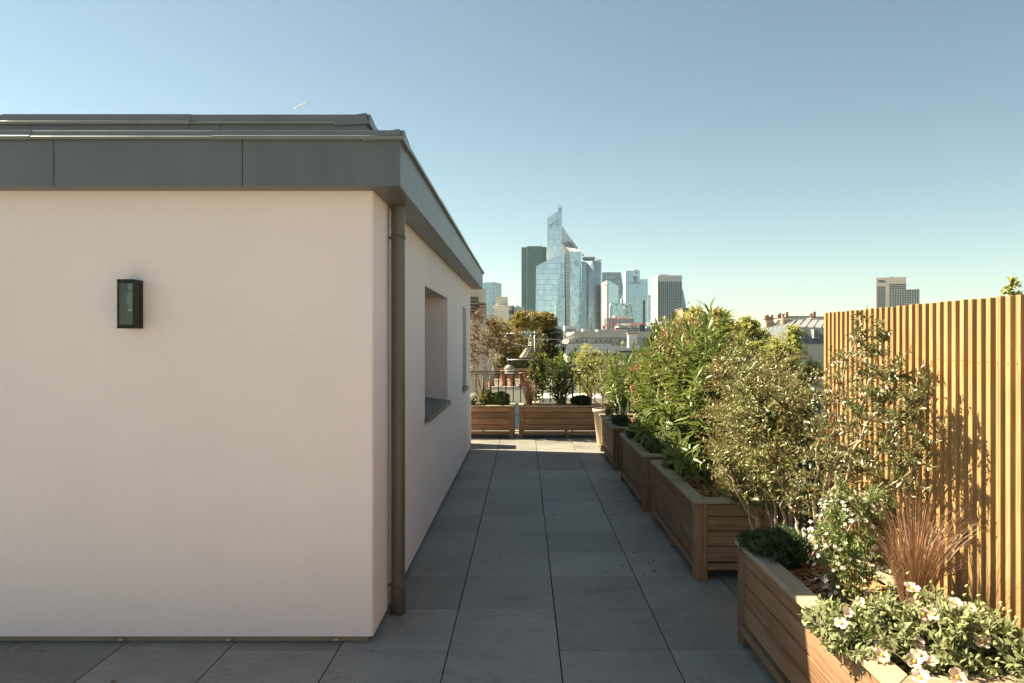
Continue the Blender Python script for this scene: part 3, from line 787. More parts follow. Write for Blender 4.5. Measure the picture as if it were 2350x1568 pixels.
# --- oleanders: upright canes with whorls of long narrow leaves
_olm = None
def ole_meshes():
    global _olm
    if _olm is None:
        _olm = []
        for i in range(5):
            tint = np.array([.05 + .2 * i]); k = [.10, .22, .16, .3, .05][i]
            V, F, T = leaf_arrays(np.zeros((1, 3)), np.array([[1., 0, 0]]), np.array([[0, 0, 1.]]), np.array([1.0]), np.array([[.175, .16, .185, .17, .15][i]]), np.array([k]), tint, 3)
            _olm.append(np_mesh(V, F, T, M['oleander']))
    return _olm
def oleander(label, base, canes, seed, single=False, lmax=.15):
    r = np.random.default_rng(seed); t = thing('oleander', label, 'shrub', base, 0, PG)
    tb = Tubes(); P, D, Nn, Ln = [], [], [], []
    canes = canes + [(a * .8 + r.normal(0, .08), b_ * .8 + r.normal(0, .08), h_ * r.uniform(.72, .98)) for a, b_, h_ in canes]
    for (dx, dy, h) in canes:
        tip = np.array([dx, dy, h]); b = np.array([dx * .12 + r.normal(0, .02), dy * .12 + r.normal(0, .02), -.02])
        c = bez(b, np.array([dx * .25, dy * .25, h * .55]) + r.normal(0, .03, 3), tip, 14)
        tb.add(c, np.linspace(.008, .0028, 14), 5)
        L = np.linalg.norm(np.diff(c, axis=0), axis=1).sum(); nw = int(L * .74 / .040)
        for w in range(nw + 1):
            f = .26 + .74 * w / nw; i = min(12, int(f * 13)); fr = f * 13 - i; p = c[i] * (1 - fr) + c[i + 1] * fr
            tn = c[i + 1] - c[i]; tn = tn / np.linalg.norm(tn)
            a0 = r.uniform(0, 6.3); x_ = np.cross(tn, [0, 1, .1]); x_ /= np.linalg.norm(x_); y_ = np.cross(tn, x_)
            top = f > .93
            for q in range(3 if not top else 4):
                an = a0 + q * 2.094 + r.normal(0, .2); out = x_ * math.cos(an) + y_ * math.sin(an)
                el = r.uniform(.15, .9) if not top else r.uniform(1.2, 2.6)
                if f < .5 and r.random() < .35: continue
                P.append(p); D.append(out + tn * el); Nn.append(tn - out * .2 + r.normal(0, .15, 3)); Ln.append(lmax * r.uniform(.62, 1.08) * (1 if not top else .8))
    P, D, Nn, Ln = map(np.array, (P, D, Nn, Ln)); n = len(P)
    link('canes', tb.mesh(M['stem_green']), t)
    if single:
        ms = ole_meshes(); order = r.permutation(n)
        for j in order[:300]:
            d = Vector(D[j]).normalized(); s = d.cross(Vector(Nn[j])).normalized(); u = s.cross(d)
            o = link('leaf', ms[r.integers(5)], t)
            mt = Matrix((d, -s, u)).transposed().to_4x4() @ Matrix.Scale(float(Ln[j]), 4); mt.translation = Vector(P[j])
            o.matrix_local = mt
        keep = order[300:]
    else: keep = np.arange(n)
    if len(keep):
        V, F, T = leaf_arrays(P[keep], D[keep], Nn[keep], Ln[keep], Ln[keep] * .165, r.uniform(.02, .32, len(keep)), r.random(len(keep)), 3)
        link('foliage', np_mesh(V, F, T, M['oleander']), t)['kind'] = 'stuff'
    return t

SZ = PH - .055                                           # soil height in the planters
oleander('tall oleander with long narrow leaves at the middle of the second planter', (1.50, 5.86, SZ),
         [(.0, .0, 1.32), (-.16, .2, 1.12), (.2, -.25, 1.08), (-.22, -.14, .72), (.12, .3, 1.2), (-.30, .05, .55), (-.1, -.32, .62), (.25, .05, .9), (-.27, .3, .85), (-.33, -.3, .38), (.05, -.12, 1.0), (-.12, .05, 1.22), (-.3, .2, .98), (-.18, -.3, .9), (.1, -.35, 1.05), (.05, .1, 1.42), (-.05, -.2, 1.3), (.22, .3, 1.36)], 11, True, .19)
oleander('oleander with dark shaded leaves drooping over the third planter', (1.42, 7.7, SZ),
         [(-.2, -.3, .42), (-.25, .1, .5), (-.1, .4, .75), (.1, -.1, .95), (.15, .35, 1.05), (-.28, -.55, .3), (-.05, -.6, .55), (.2, -.45, 1.0), (0, .1, 1.25), (.1, .45, 1.3), (-.1, -.2, 1.1), (.2, .1, 1.38), (.15, -.35, 1.2)], 12, lmax=.19)
oleander('pale green oleander at the end of the fourth planter', (1.36, 10.1, SZ),
         [(.0, .0, 1.10), (-.15, .2, .95), (.2, .1, 1.08), (.05, -.35, .9), (-.2, -.2, .6), (.3, -.25, 1.05), (.3, .35, .85), (-.12, .45, .7), (.4, .1, 1.15)], 13, lmax=.17)
oleander('bushy oleander in the far planter against the railing', (.62, 12.6, SZ),
         [(.0, .0, 1.0), (-.18, .05, .78), (.22, .02, .9), (.12, -.15, .7), (-.3, .0, .5), (.38, .05, .62), (.02, .12, .92), (-.12, -.14, .6), (.3, -.1, .5), (-.36, .1, .66), (.15, .1, .85), (-.05, -.05, .75), (.3, .0, 1.02), (.45, .05, .8), (-.28, .08, .9), (.2, -.18, .45), (-.2, -.18, .4)], 14, lmax=.15)
# --- small leaved evergreen with reddish twigs leaning on the fence
shrub('mastic_shrub', 'large small-leaved shrub with reddish twigs spreading against the pine fence', 'shrub', (1.58, 3.82, SZ),
      [((1.60, 3.45, 1.32), (.21, .44, .40), 3), ((1.60, 3.72, 1.0), (.22, .36, .34), 1.6), ((1.62, 3.38, 1.66), (.10, .16, .19), .5), ((1.66, 3.12, 1.50), (.1, .13, .16), .4), ((1.65, 3.06, 1.32), (.13, .2, .28), 1.3), ((1.66, 3.2, 1.02), (.12, .2, .2), .5), ((1.6, 3.9, .82), (.2, .3, .22), 1.0)], 'mastic_dark', 'bark_pale', 'bark_red', PG,
      seed=21, n_stem=14, n_twig=235, per_twig=14, leaf_len=.031, leaf_w=.0105, stem_r=.013, twig_r=.0016, twig_len=.22, red_tip=.06, shell=.42, base_jit=.03)
shrub('mastic_shrub', 'dense small-leaved shrub at the front end of the second planter', 'shrub', (1.62, 4.42, .02),
      [((1.50, 4.45, 1.18), (.30, .42, .46), 3), ((1.42, 4.75, .95), (.26, .32, .38), 2), ((1.52, 4.72, .74), (.3, .36, .2), 1.3), ((1.7, 4.6, 1.3), (.3, .4, .35), 1.4), ((1.45, 5.2, 1.15), (.28, .35, .4), 1.4), ((1.55, 5.1, 1.45), (.3, .3, .2), 1)], 'mastic', 'bark_pale', 'bark_red', PG,
      seed=22, n_stem=10, n_twig=520, per_twig=17, leaf_len=.031, leaf_w=.011, stem_r=.014, twig_r=.0016, twig_len=.25, red_tip=.04, shell=.42)
# --- taller shrubs behind the oleanders
shrub('photinia', 'tall shrub with red young shoots behind the third planter', 'shrub', (1.62, 7.2, SZ),
      [((1.58, 7.2, 1.35), (.34, .65, .5), 3), ((1.62, 6.4, 1.35), (.32, .5, .45), 2), ((1.6, 7.9, 1.55), (.26, .45, .5), 1.5), ((1.65, 6.9, 1.8), (.2, .3, .3), .6)], 'photinia', 'bark', 'bark_red', PG,
      seed=23, n_stem=12, n_twig=380, per_twig=17, leaf_len=.042, leaf_w=.017, stem_r=.012, twig_r=.002, twig_len=.3, red_tip=.07, shell=.42)
shrub('photinia', 'rounded olive-green shrub behind the oleander of the second planter', 'shrub', (1.66, 5.6, SZ),
      [((1.66, 5.55, 1.25), (.34, .5, .5), 3), ((1.66, 5.3, .85), (.2, .35, .25), 1), ((1.72, 5.95, 1.45), (.26, .4, .35), 1)], 'photinia', 'bark', 'bark_red', PG,
      seed=24, n_stem=9, n_twig=240, per_twig=17, leaf_len=.034, leaf_w=.014, stem_r=.012, twig_r=.0018, twig_len=.25, red_tip=.03, shell=.42)
shrub('photinia', 'loose olive shrub at the corner where the two rows of planters meet', 'shrub', (1.5, 11.6, .02),
      [((1.5, 11.7, 1.0), (.38, .4, .45), 2), ((1.45, 12.3, 1.1), (.4, .3, .45), 2)], 'photinia', 'bark', None, PG,
      seed=25, n_stem=10, n_twig=230, per_twig=14, leaf_len=.045, leaf_w=.018, stem_r=.010, twig_r=.002, twig_len=.3, shell=.45)
shrub('photinia', 'pale green shrub between the third and fourth planters', 'shrub', (1.6, 9.0, .02),
      [((1.6, 9.1, 1.15), (.3, .7, .45), 2)], 'photinia', 'bark', None, PG,
      seed=26, n_stem=9, n_twig=200, per_twig=15, leaf_len=.045, leaf_w=.018, stem_r=.010, twig_r=.002, twig_len=.3, red_tip=.05, shell=.45)
# --- low plants
def needle_mound(label, base, env, seed, n=240, name='rosemary', leaf='rosemary', ll=.032, lw=.0045):
    return shrub(name, label, 'herb', base, env, leaf, 'bark', 'stem_green', 'low plants spilling over the planter edges',
                 seed=seed, n_stem=10, n_twig=n, per_twig=26, leaf_len=ll, leaf_w=lw, stem_r=.004, twig_r=.0012, twig_len=.16, shell=.38, spread=.8, up=.5, segs=1)
needle_mound('dark green needle-leaved mound spilling over the far corner of the nearest planter', (1.36, 3.72, SZ), [((1.33, 3.70, .60), (.17, .19, .11), 2), ((1.24, 3.82, .585), (.10, .14, .06), 1)], 31, 330)
needle_mound('dark trailing mound along the edge of the third planter', (1.33, 8.2, SZ), [((1.30, 8.15, .60), (.14, .4, .10), 1)], 32, 200)
needle_mound('dark low mound at the near corner of the fourth planter', (1.3, 9.55, SZ), [((1.29, 9.5, .60), (.13, .25, .10), 1)], 33, 150)
needle_mound('dark leafy mound at the near end of the third planter', (1.45, 7.15, SZ), [((1.42, 7.2, .62), (.2, .18, .13), 1)], 34, 160, 'low_shrub', 'choisya', .05, .012)
needle_mound('dark green rosette plant at the right of the far planter', (.98, 12.45, SZ), [((.98, 12.45, .60), (.17, .12, .12), 1)], 35, 130, 'low_shrub', 'rosemary', .06, .022)
needle_mound('small spotted green plant in the far left planter beside the gap', (-.42, 12.55, SZ), [((-.42, 12.5, .66), (.17, .12, .14), 1)], 36, 90, 'low_shrub', 'choisya', .04, .02)
needle_mound('thin airy shrub behind the bronze grass in the far planter', (.22, 12.72, SZ), [((.22, 12.75, 1.05), (.2, .1, .45), 1)], 37, 80, 'low_shrub', 'photinia', .04, .02)
needle_mound('tuft of yellowish leaves round the stems of the bare shrub', (-.66, 12.6, SZ), [((-.66, 12.55, .66), (.14, .12, .14), 1)], 38, 90, 'low_shrub', 'photinia', .04, .02)
needle_mound('low dark green plant under the oleander of the second planter', (1.38, 6.35, SZ), [((1.36, 6.3, .60), (.14, .24, .12), 1)], 39, 150, 'low_shrub', 'choisya', .05, .012)
# --- flowers
def flower_mesh(R, petals, m, wide=.55, cup=.25, seed=0, notch=True):
    r = np.random.default_rng(seed); V, F, T = [], [], []
    for k in range(petals):
        a = 2 * math.pi * k / petals + r.normal(0, .07); ca, sa = math.cos(a), math.sin(a); b = len(V)
        w = R * wide * r.uniform(.85, 1.1); u = cup * R
        pr = [(R * .10, 0, 0), (R * .5, -w * .42, u * .35 + .06 * R), (R * .52, 0, u * .25), (R * .5, w * .42, u * .35 + .04 * R), (R * .92, -w * .42, u * .9), (R * .93, 0, u * .75), (R * .92, w * .42, u * .85), (R * 1.04, -w * .15, u * .7), (R * 1.04, w * .17, u * .75)]
        z = r.normal(0, .06 * R)
        for (x_, y_, h_) in pr: V.append((x_ * ca - y_ * sa, x_ * sa + y_ * ca, h_ + z * x_ / R)); T.append(.3 + .7 * x_ / R * r.uniform(.5, 1))
        for f in ((0, 2, 1), (0, 3, 2), (1, 2, 5), (1, 5, 4), (2, 3, 6), (2, 6, 5), (4, 5, 7), (5, 8, 7), (5, 6, 8)): F.append(tuple(b + i for i in f))
    me = np_mesh(np.array(V), np.array(F), np.clip(np.array(T), 0, 1), m)
    for p in me.polygons: p.use_smooth = True
    return me
st_mesh = lathe([(.001, -.001), (.0055, .0005), (.006, .004), (.003, .0065), (.0005, .007)], M['stamen'], 8)
fmesh = [flower_mesh(.033, 5, M['petal_pink'], 1.0, .3 + .12 * s, s) for s in range(4)]
wmesh = [flower_mesh(.0088, 5, M['petal_white'], .55, .2, s) for s in range(3)]
bud_mesh = lathe([(.0005, 0), (.004, .002), (.0055, .006), (.004, .011), (.0008, .016)], M['bud'], 7)
cb = (1.47, 2.62, SZ)
ci = shrub('rock_rose', 'rock rose mound with large pale pink flowers in the nearest planter', 'flowering shrub', cb,
           [((1.47, 2.62, .585), (.34, .30, .155), 4), ((1.22, 2.74, .57), (.13, .22, .08), 1), ((1.66, 2.5, .575), (.14, .26, .10), 1)], 'cistus', 'bark', 'bark_pale', None,
           seed=41, n_stem=14, n_twig=330, per_twig=13, leaf_len=.036, leaf_w=.0165, stem_r=.004, twig_r=.0015, twig_len=.2, shell=.30, up=.4, base_jit=.08)
fr = random.Random(5)
def face(o, d, roll=0):
    o.rotation_euler = Vector(d).to_track_quat('Z', 'Y').to_euler()
# flower places: (x, y) on the photo, depth
for (fx, fy, Y, sc_) in ((2093, 1355, 2.86, 1.0), (2118, 1412, 2.72, .95), (2142, 1412, 2.70, .95), (2192, 1388, 2.74, 1.0), (2098, 1385, 2.80, .8), (2104, 1475, 2.60, .95), (2020, 1488, 2.62, .9),
                         (2023, 1506, 2.58, 1.0), (2098, 1520, 2.50, 1.0), (2108, 1505, 2.52, 1.0), (2138, 1520, 2.50, .75), (2252, 1474, 2.56, 1.0), (1930, 1432, 2.72, .75), (1945, 1408, 2.76, .7), (2195, 1556, 2.42, 1.0),
                         (2112, 1558, 2.40, 1.0), (2225, 1395, 2.72, .7), (1975, 1385, 2.82, .6)):
    X, Z = px(fx, fy, Y)
    f = link('flower', fr.choice(fmesh), ci, Vector((X * .955 - cb[0], Y * .955 - cb[1], EYE + (Z - EYE) * .955 - cb[2])), scale=(sc_ * fr.uniform(.72, .95),) * 3)
    face(f, (fr.uniform(-.55, .15) , fr.uniform(-.9, -.3), fr.uniform(.6, 1.0)))
    link('stamens', st_mesh, f, (0, 0, .003), scale=(1.25, 1.25, 1.2))
for k in range(70):
    a = fr.uniform(0, 6.28); q = fr.uniform(.55, 1.05)
    b = link('bud', bud_mesh, ci, (.34 * q * math.cos(a), .31 * q * math.sin(a), .05 + .19 * math.sqrt(max(0.02, 1.12 - q * q)) + fr.uniform(-.02, .03)), (fr.uniform(-.9, .9), fr.uniform(-.9, .9), 0), scale=(1.1,) * 3)
wb = (1.45, 3.2, SZ)
wsb = shrub('white_flowering_shrub', 'upright shrub dotted with small white star flowers in the nearest planter', 'flowering shrub', wb,
            [((1.46, 3.2, .74), (.17, .17, .23), 3), ((1.44, 3.22, .95), (.08, .09, .10), .5), ((1.56, 3.16, .92), (.09, .09, .12), .6)], 'choisya', 'stem_green', 'stem_green', None,
            seed=42, n_stem=14, n_twig=105, per_twig=17, leaf_len=.032, leaf_w=.0085, stem_r=.004, twig_r=.0013, twig_len=.2, shell=.4, up=.7, spread=.75)
for k in range(210):
    u = Vector((fr.gauss(0, 1), fr.gauss(0, 1), fr.gauss(0, 1))).normalized(); s = fr.uniform(.86, 1.06)
    p = Vector((.01 + .18 * u.x * s, .17 * u.y * s, .24 + .25 * u.z * s))
    if u.y > .5: continue
    f = link('flower', fr.choice(wmesh), wsb, p, scale=(fr.uniform(.8, 1.25),) * 3); face(f, (u.x, u.y - .25, abs(u.z) + .3))
# --- tufts of grass
def tuft(name, label, base, n, h, spread_, m, seed, w=.0022, arch=.5, group='grass tufts in the planters'):
    r = np.random.default_rng(seed); t = thing(name, label, 'grass', base, 0, group)
    V, F, T = [], [], []
    for i in range(n):
        a = r.uniform(0, 6.283); q = r.random() ** .7; L = h * r.uniform(.55, 1.15); o = np.array([math.cos(a), math.sin(a), 0])
        b = o * r.random() * .045; tip = b + o * spread_ * q * L * 1.1 + np.array([0, 0, L * (1 - .35 * q * arch)])
        c = bez(b, b + o * spread_ * q * L * .25 + np.array([0, 0, L * .72]), tip, 6)
        if r.random() < .22: c[-2:, 2] -= np.array([.02, .075]) * L * 2 * arch; c[-1, :2] += o[:2] * L * .12
        s = np.cross(o, [0, 0, 1]); s = s * math.cos(r.uniform(-1, 1)) + o * math.sin(r.uniform(-1, 1)); bi = len(V)
        ww = w * np.array([1, 1, .9, .75, .5, .15]) * r.uniform(.7, 1.2)
        for k in range(6): V.append(c[k] - s * ww[k]); V.append(c[k] + s * ww[k])
        tt = r.random()
        T += [tt] * 12
        for k in range(5):
            j = bi + 2 * k; F += [(j, j + 1, j + 3), (j, j + 3, j + 2)]
    link('blades', np_mesh(np.array(V), np.array(F), np.array(T), M[m]), t)['kind'] = 'stuff'
    return t
tuft('bronze_grass', 'tuft of bronze hair-thin grass against the fence in the nearest planter', (1.63, 2.98, SZ), 560, .52, .55, 'carex', 51, .0012, .5)
tuft('bronze_grass', 'bronze grass tuft standing in the far planter by the gap', (.08, 12.55, SZ), 300, .52, .42, 'carex', 52, .003)
tuft('straw_grass', 'short straw-coloured grass tuft at the far end of the fourth planter', (1.27, 10.7, SZ), 220, .28, .5, 'strawgrass', 53, .0025)
tuft('straw_grass', 'dry grass tuft on the mulch of the second planter', (1.46, 5.25, SZ), 110, .2, .6, 'strawgrass', 54, .0015)
# --- bare flowering shrub in the far left planter
shrub('crape_myrtle', 'half-bare shrub with pale forked stems and rusty leaves in the far left planter', 'shrub', (-.70, 12.62, SZ),
      [((-.72, 12.6, 1.75), (.46, .3, .42), 3), ((-.95, 12.6, 1.5), (.25, .25, .35), 1.5), ((-.3, 12.6, 1.75), (.3, .25, .3), 1.2), ((-.62, 12.6, 2.1), (.25, .2, .28), .8)], 'crape', 'bark_pale', 'bark', PG,
      seed=61, n_stem=13, n_twig=260, per_twig=11, leaf_len=.03, leaf_w=.014, stem_r=.013, twig_r=.0022, twig_len=.3, shell=.5, base_jit=.04)
def blossoms(name, label, base, env, seed, n, m, size):
    r = random.Random(seed); t = shrub(name, label, 'flowering plant', base, env, 'choisya', 'stem_green', None, 'small flowering plants in the planters', seed=seed, n_stem=6, n_twig=50, per_twig=10,
        leaf_len=.03, leaf_w=.012, stem_r=.003, twig_r=.001, twig_len=.12, shell=.4)
    c, rad = env[0][0], env[0][1]; fm = flower_mesh(size, 5, m, .7, .2, seed)
    for k in range(n):
        u = Vector((r.gauss(0, 1), r.gauss(0, 1), abs(r.gauss(0, 1)))).normalized()
        f = link('flower', fm, t, Vector((c[0] - base[0] + rad[0] * u.x, c[1] - base[1] + rad[1] * u.y, c[2] - base[2] + rad[2] * u.z)) * 1.0); face(f, (u.x, u.y - .3, u.z))
blossoms('white_blossom', 'clump of white blossom beside the wall in the far left planter', (-.93, 12.45, SZ), [((-.93, 12.42, .66), (.13, .1, .12))], 71, 45, M['petal_white'], .022)
blossoms('white_blossom', 'small white flowers at the near edge of the fourth planter', (1.26, 9.9, SZ), [((1.25, 9.9, .58), (.1, .3, .07))], 72, 30, M['petal_white'], .016)
blossoms('white_blossom', 'small white flowers at the far end of the third planter', (1.27, 8.5, SZ), [((1.27, 8.45, .58), (.09, .14, .07))], 73, 34, M['petal_white'], .014)
blossoms('pink_blossom', 'single patch of pink blossom behind the third planter', (1.5, 8.5, SZ), [((1.5, 8.5, .80), (.08, .1, .08))], 74, 9, M['petal_pink'], .035)
# --- gnarled plant in the beige pot
t = thing('potted_tree', 'little crooked bare tree growing in the beige pot', 'shrub', (1.262, 11.35, .56))
tb = Tubes(); r = np.random.default_rng(81)
for (pts) in ([(0, 0, 0), (-.03, 0, .1), (-.02, 0, .2), (-.10, -.01, .32), (-.15, 0, .5)], [(-.02, 0, .18), (.05, 0, .3), (.06, 0, .46), (.12, .02, .62)], [(-.10, -.01, .32), (-.04, 0, .48), (-.06, .02, .66)], [(.0, 0, .05), (-.1, .02, .13), (-.2, .0, .2), (-.26, 0, .36)]):
    tb.add(pts, np.linspace(.012, .004, len(pts)), 6)
link('trunk', tb.mesh(M['bark_pale']), t)
n = 220; P = np.array([(-.05, 0, .58)]) + r.normal(0, 1, (n, 3)) * np.array([.13, .09, .11])
V, F, T = leaf_arrays(P, r.normal(0, 1, (n, 3)), r.normal(0, 1, (n, 3)) + [0, 0, 1], r.uniform(.02, .035, n), r.uniform(.008, .014, n), np.full(n, .1), r.random(n), 2)
link('crown', np_mesh(V, F, T, M['photinia']), t)['kind'] = 'stuff'
# ------------------------------------------------------------------ trees beyond the railing
def tree(name, label, x, y, envs, leaf, seed, n_stem=9, n_twig=320, per=20, ll=.07, lw=.04, zbase=GZ, tr=.14, bark='bark', tl=.6, group='trees beyond the terrace', shell=.36, red=0.0):
    t = thing(name, label, 'tree', (x, y, zbase), 0, group)
    zf = min(e[0][2] - e[1][2] for e in envs) - zbase
    tb = Tubes(); r = np.random.default_rng(seed)
    trunk = np.array([(0, 0, 0), (.05, .03, zf * .35), (-.04, .05, zf * .7), (0, 0, zf)]); tb.add(trunk, [tr, tr * .85, tr * .7, tr * .55], 8)
    en = [((np.array(e[0]) - [x, y, zbase + zf]), e[1]) + tuple(e[2:]) for e in envs]
    lb, tw, V, F, T = grow(seed, (0, 0, 0), en, n_stem=n_stem, n_twig=n_twig, per_twig=per, leaf_len=ll, leaf_w=lw, stem_r=tr * .4, twig_r=.006, twig_len=tl, shell=shell, segs=1, sides=5, red_tip=red)
    tk = link('trunk', tb.mesh(M[bark]), t)
    link('limbs', lb.mesh(M[bark]), t, (0, 0, zf)); link('twigs', tw.mesh(M[bark]), t, (0, 0, zf))['kind'] = 'stuff'
    link('crown', np_mesh(V, F, T, M[leaf]), t, (0, 0, zf))['kind'] = 'stuff'
    return t
def env_px(x, y, Y, rx, rz, ry=None, w=1.0):
    "crown lobe centred at a place on the photo, at depth Y; radii in photo pixels"
    X, Z = px(x, y, Y); k = Y / FPX
    return ((X, Y, Z), (rx * k, (ry or rx) * k, rz * k), w)
tree('street_tree', 'yellow-green treetop rising highest behind the railing, with red shoots beside it', 3.9, 16, [env_px(1590, 800, 16, 70, 88, 70, 3), env_px(1600, 735, 16, 30, 34, 30, .8), env_px(1540, 800, 16, 50, 60)], 'lime', 101, n_twig=330, per=22, ll=.062, lw=.036)
tree('street_tree', 'yellow-green treetop just right of the tallest one', 4.6, 17, [env_px(1660, 800, 17, 62, 88, 60, 3), env_px(1655, 735, 17, 28, 34, 28, .8)], 'lime', 102, n_twig=320, per=22, ll=.062, lw=.036)
tree('street_tree', 'yellow-green treetop left of the zinc mansard roof', 5.6, 18, [env_px(1725, 815, 18, 60, 82, 60, 3), env_px(1715, 755, 18, 30, 28, 28, .6)], 'lime', 103, n_twig=300, per=22, ll=.062, lw=.036)
tree('street_tree', 'yellow-green treetop in front of the zinc mansard roof', 6.2, 17, [env_px(1800, 830, 17, 60, 70, 60, 3), env_px(1822, 765, 17, 22, 22, 22, .5), env_px(1860, 870, 17, 40, 60)], 'lime', 104, n_twig=280, per=22, ll=.058, lw=.034)
tree('street_tree', 'lone sprig of a treetop showing above the fence at the right edge', 4.2, 6.1, [env_px(2326, 700, 6.1, 26, 55, 26, 3), env_px(2322, 655, 6.1, 16, 14, 16, .7)], 'lime', 105, n_twig=16, per=10, ll=.045, lw=.026, tl=.2, tr=.06)
tree('round_tree', 'round pale green crown between the far oleanders', 1.85, 20, [env_px(1352, 850, 20, 44, 62, 44, 1)], 'lime', 106, n_twig=260, per=20, ll=.055, lw=.02, tr=.08)
tree('golden_tree', 'golden-topped tree on the neighbouring roof at left', -.25, 24, [env_px(1185, 782, 24, 68, 58, 50, 2.4), env_px(1210, 735, 23.6, 40, 24, 30, 1.6), env_px(1130, 775, 24, 34, 48, 30, .8), env_px(1200, 822, 24.4, 60, 28, 40, 1.2)], 'golden', 107, n_twig=420, per=20, ll=.075, lw=.036, zbase=-.2, tr=.09)
tree('evergreen_tree', 'dark dense evergreen right of the golden tree', .8, 25, [env_px(1262, 785, 25, 42, 42, 40, 2), env_px(1268, 828, 25, 34, 30, 30, .8), env_px(1255, 742, 25, 24, 24, 24, .7)], 'evergreen', 108, n_twig=340, per=20, ll=.07, lw=.032, zbase=-.2, tr=.09)
tree('golden_tree', 'small golden crown leaning over the dark evergreen', .72, 25.6, [env_px(1250, 738, 24.6, 32, 22, 26, 2)], 'golden', 109, n_twig=150, per=18, ll=.075, lw=.036, zbase=-.2, tr=.07)
tree('hedge_tree', 'dark leafy tree low behind the railing between the front two planters', 3.0, 8.2, [env_px(1790, 980, 8.2, 110, 130, 90, 2), env_px(1700, 960, 8.2, 90, 120, 80, 1), env_px(1860, 1120, 8.2, 110, 120, 90, 1)], 'photinia', 111, n_twig=420, per=18, ll=.055, lw=.026, tl=.35)
tree('hedge_tree', 'leafy tree low behind the railing beside the third planter', 3.1, 12.5, [env_px(1600, 900, 12.5, 100, 90, 90, 2), env_px(1500, 900, 12.5, 80, 70, 70, 1)], 'lime', 112, n_twig=380, per=18, ll=.055, lw=.03, tl=.4)
sh = thing('red_shoots', 'spray of red young shoots against the striped dark tower', 'shrub', (2.05, 9.0, GZ))
tb, tw, V, F, T = grow(110, (0, 0, 0), [((np.array(e[0]) - [2.05, 9.0, GZ]), e[1], e[2]) for e in (env_px(1552, 735, 9, 20, 28), env_px(1645, 722, 9, 9, 10, 9, .4), env_px(1575, 765, 9, 26, 24), env_px(1475, 845, 9, 22, 20))], n_stem=4, n_twig=60, per_twig=16, leaf_len=.032, leaf_w=.013, stem_r=.006, twig_r=.002, twig_len=.2)
link('stems', tb.mesh(M['bark_red']), sh); link('twigs', tw.mesh(M['bark_red']), sh)['kind'] = 'stuff'; link('foliage', np_mesh(V, F, T, M['redtip']), sh)['kind'] = 'stuff'

# ------------------------------------------------------------------ own building below, street, neighbouring roofs
ob = thing('terrace_building', 'body of the building that carries the roof terrace', 'building')
bx('wall', FX0 - .02, FX1 + .02, FY0 - .02, FY1 + .02, GZ, -.352, M['offwhite'], ob)
bx('edge_kerb', FX1 + .001, FX1 + .12, FY0, FY1, -.35, .02, M['concrete'], ob); bx('edge_kerb', FX0, FX1, FY1 + .001, FY1 + .12, -.35, .02, M['concrete'], ob)
g = hull('ground', [(-9000, -600, GZ), (9000, -600, GZ), (9000, 16000, GZ), (-9000, 16000, GZ)], [(0, 1, 2, 3)], M['asphalt']); tag(g, kind='structure')
# low wooded hills on the horizon
bm = bmesh.new(); r = np.random.default_rng(5); prev = None
for i in range(90):
    xx = -5200 + i * 120; hgt = 40 + 38 * math.sin(i * .21 + 1) + 26 * math.sin(i * .55) + r.uniform(0, 9)
    if i > 42: hgt += 60
    a = bm.verts.new((xx, 4300, GZ)); b = bm.verts.new((xx, 4700, hgt + GZ)); c = bm.verts.new((xx, 5600, GZ))
    if prev: bm.faces.new((prev[0], a, b, prev[1])); bm.faces.new((prev[1], b, c, prev[2]))
    prev = (a, b, c)
tag(link('hills', mesh_of(bm, M['hill'])), kind='structure')

M['roof_white'] = plain('pale_roof_paint', (0.60, 0.58, 0.54), .8, 0, .12, .9)
M['nwall'] = plain('neighbour_wall', (.50, .45, .38), .85, 0, .1, .5)
nb = thing('neighbour_building', 'flat-roofed neighbouring building with pale roof beyond the railing', 'building')
bx('wall', -7, 2.9, 15.6, 33, GZ, -.26, M['nwall'], nb)
bx('roof', -7.05, 2.95, 15.55, 33.05, -.259, -.2, M['roofgravel'], nb)
bx('parapet', -7.0, 2.9, 22.6, 22.85, -.2, .42, M['roof_white'], nb); bx('parapet_cap', -7.0, 2.95, 22.55, 22.9, .421, .47, M['concrete'], nb)
bx('parapet', -7.0, 2.9, 18.4, 18.6, -.2, .07, M['roof_white'], nb); bx('roof_strip', -7.0, 2.9, 18.7, 19.6, -.198, -.18, M['slate'], nb)
bx('parapet', 2.7, 2.9, 15.6, 22.5, -.2, .1, M['roof_white'], nb)
bx('roof_upstand', .4, 2.4, 20.6, 22.3, -.199, .05, M['roof_white'], nb, bevel=.02)
bx('roof_light', -1.6, -.3, 20.2, 21.4, -.199, .02, M['slate'], nb, bevel=.02)
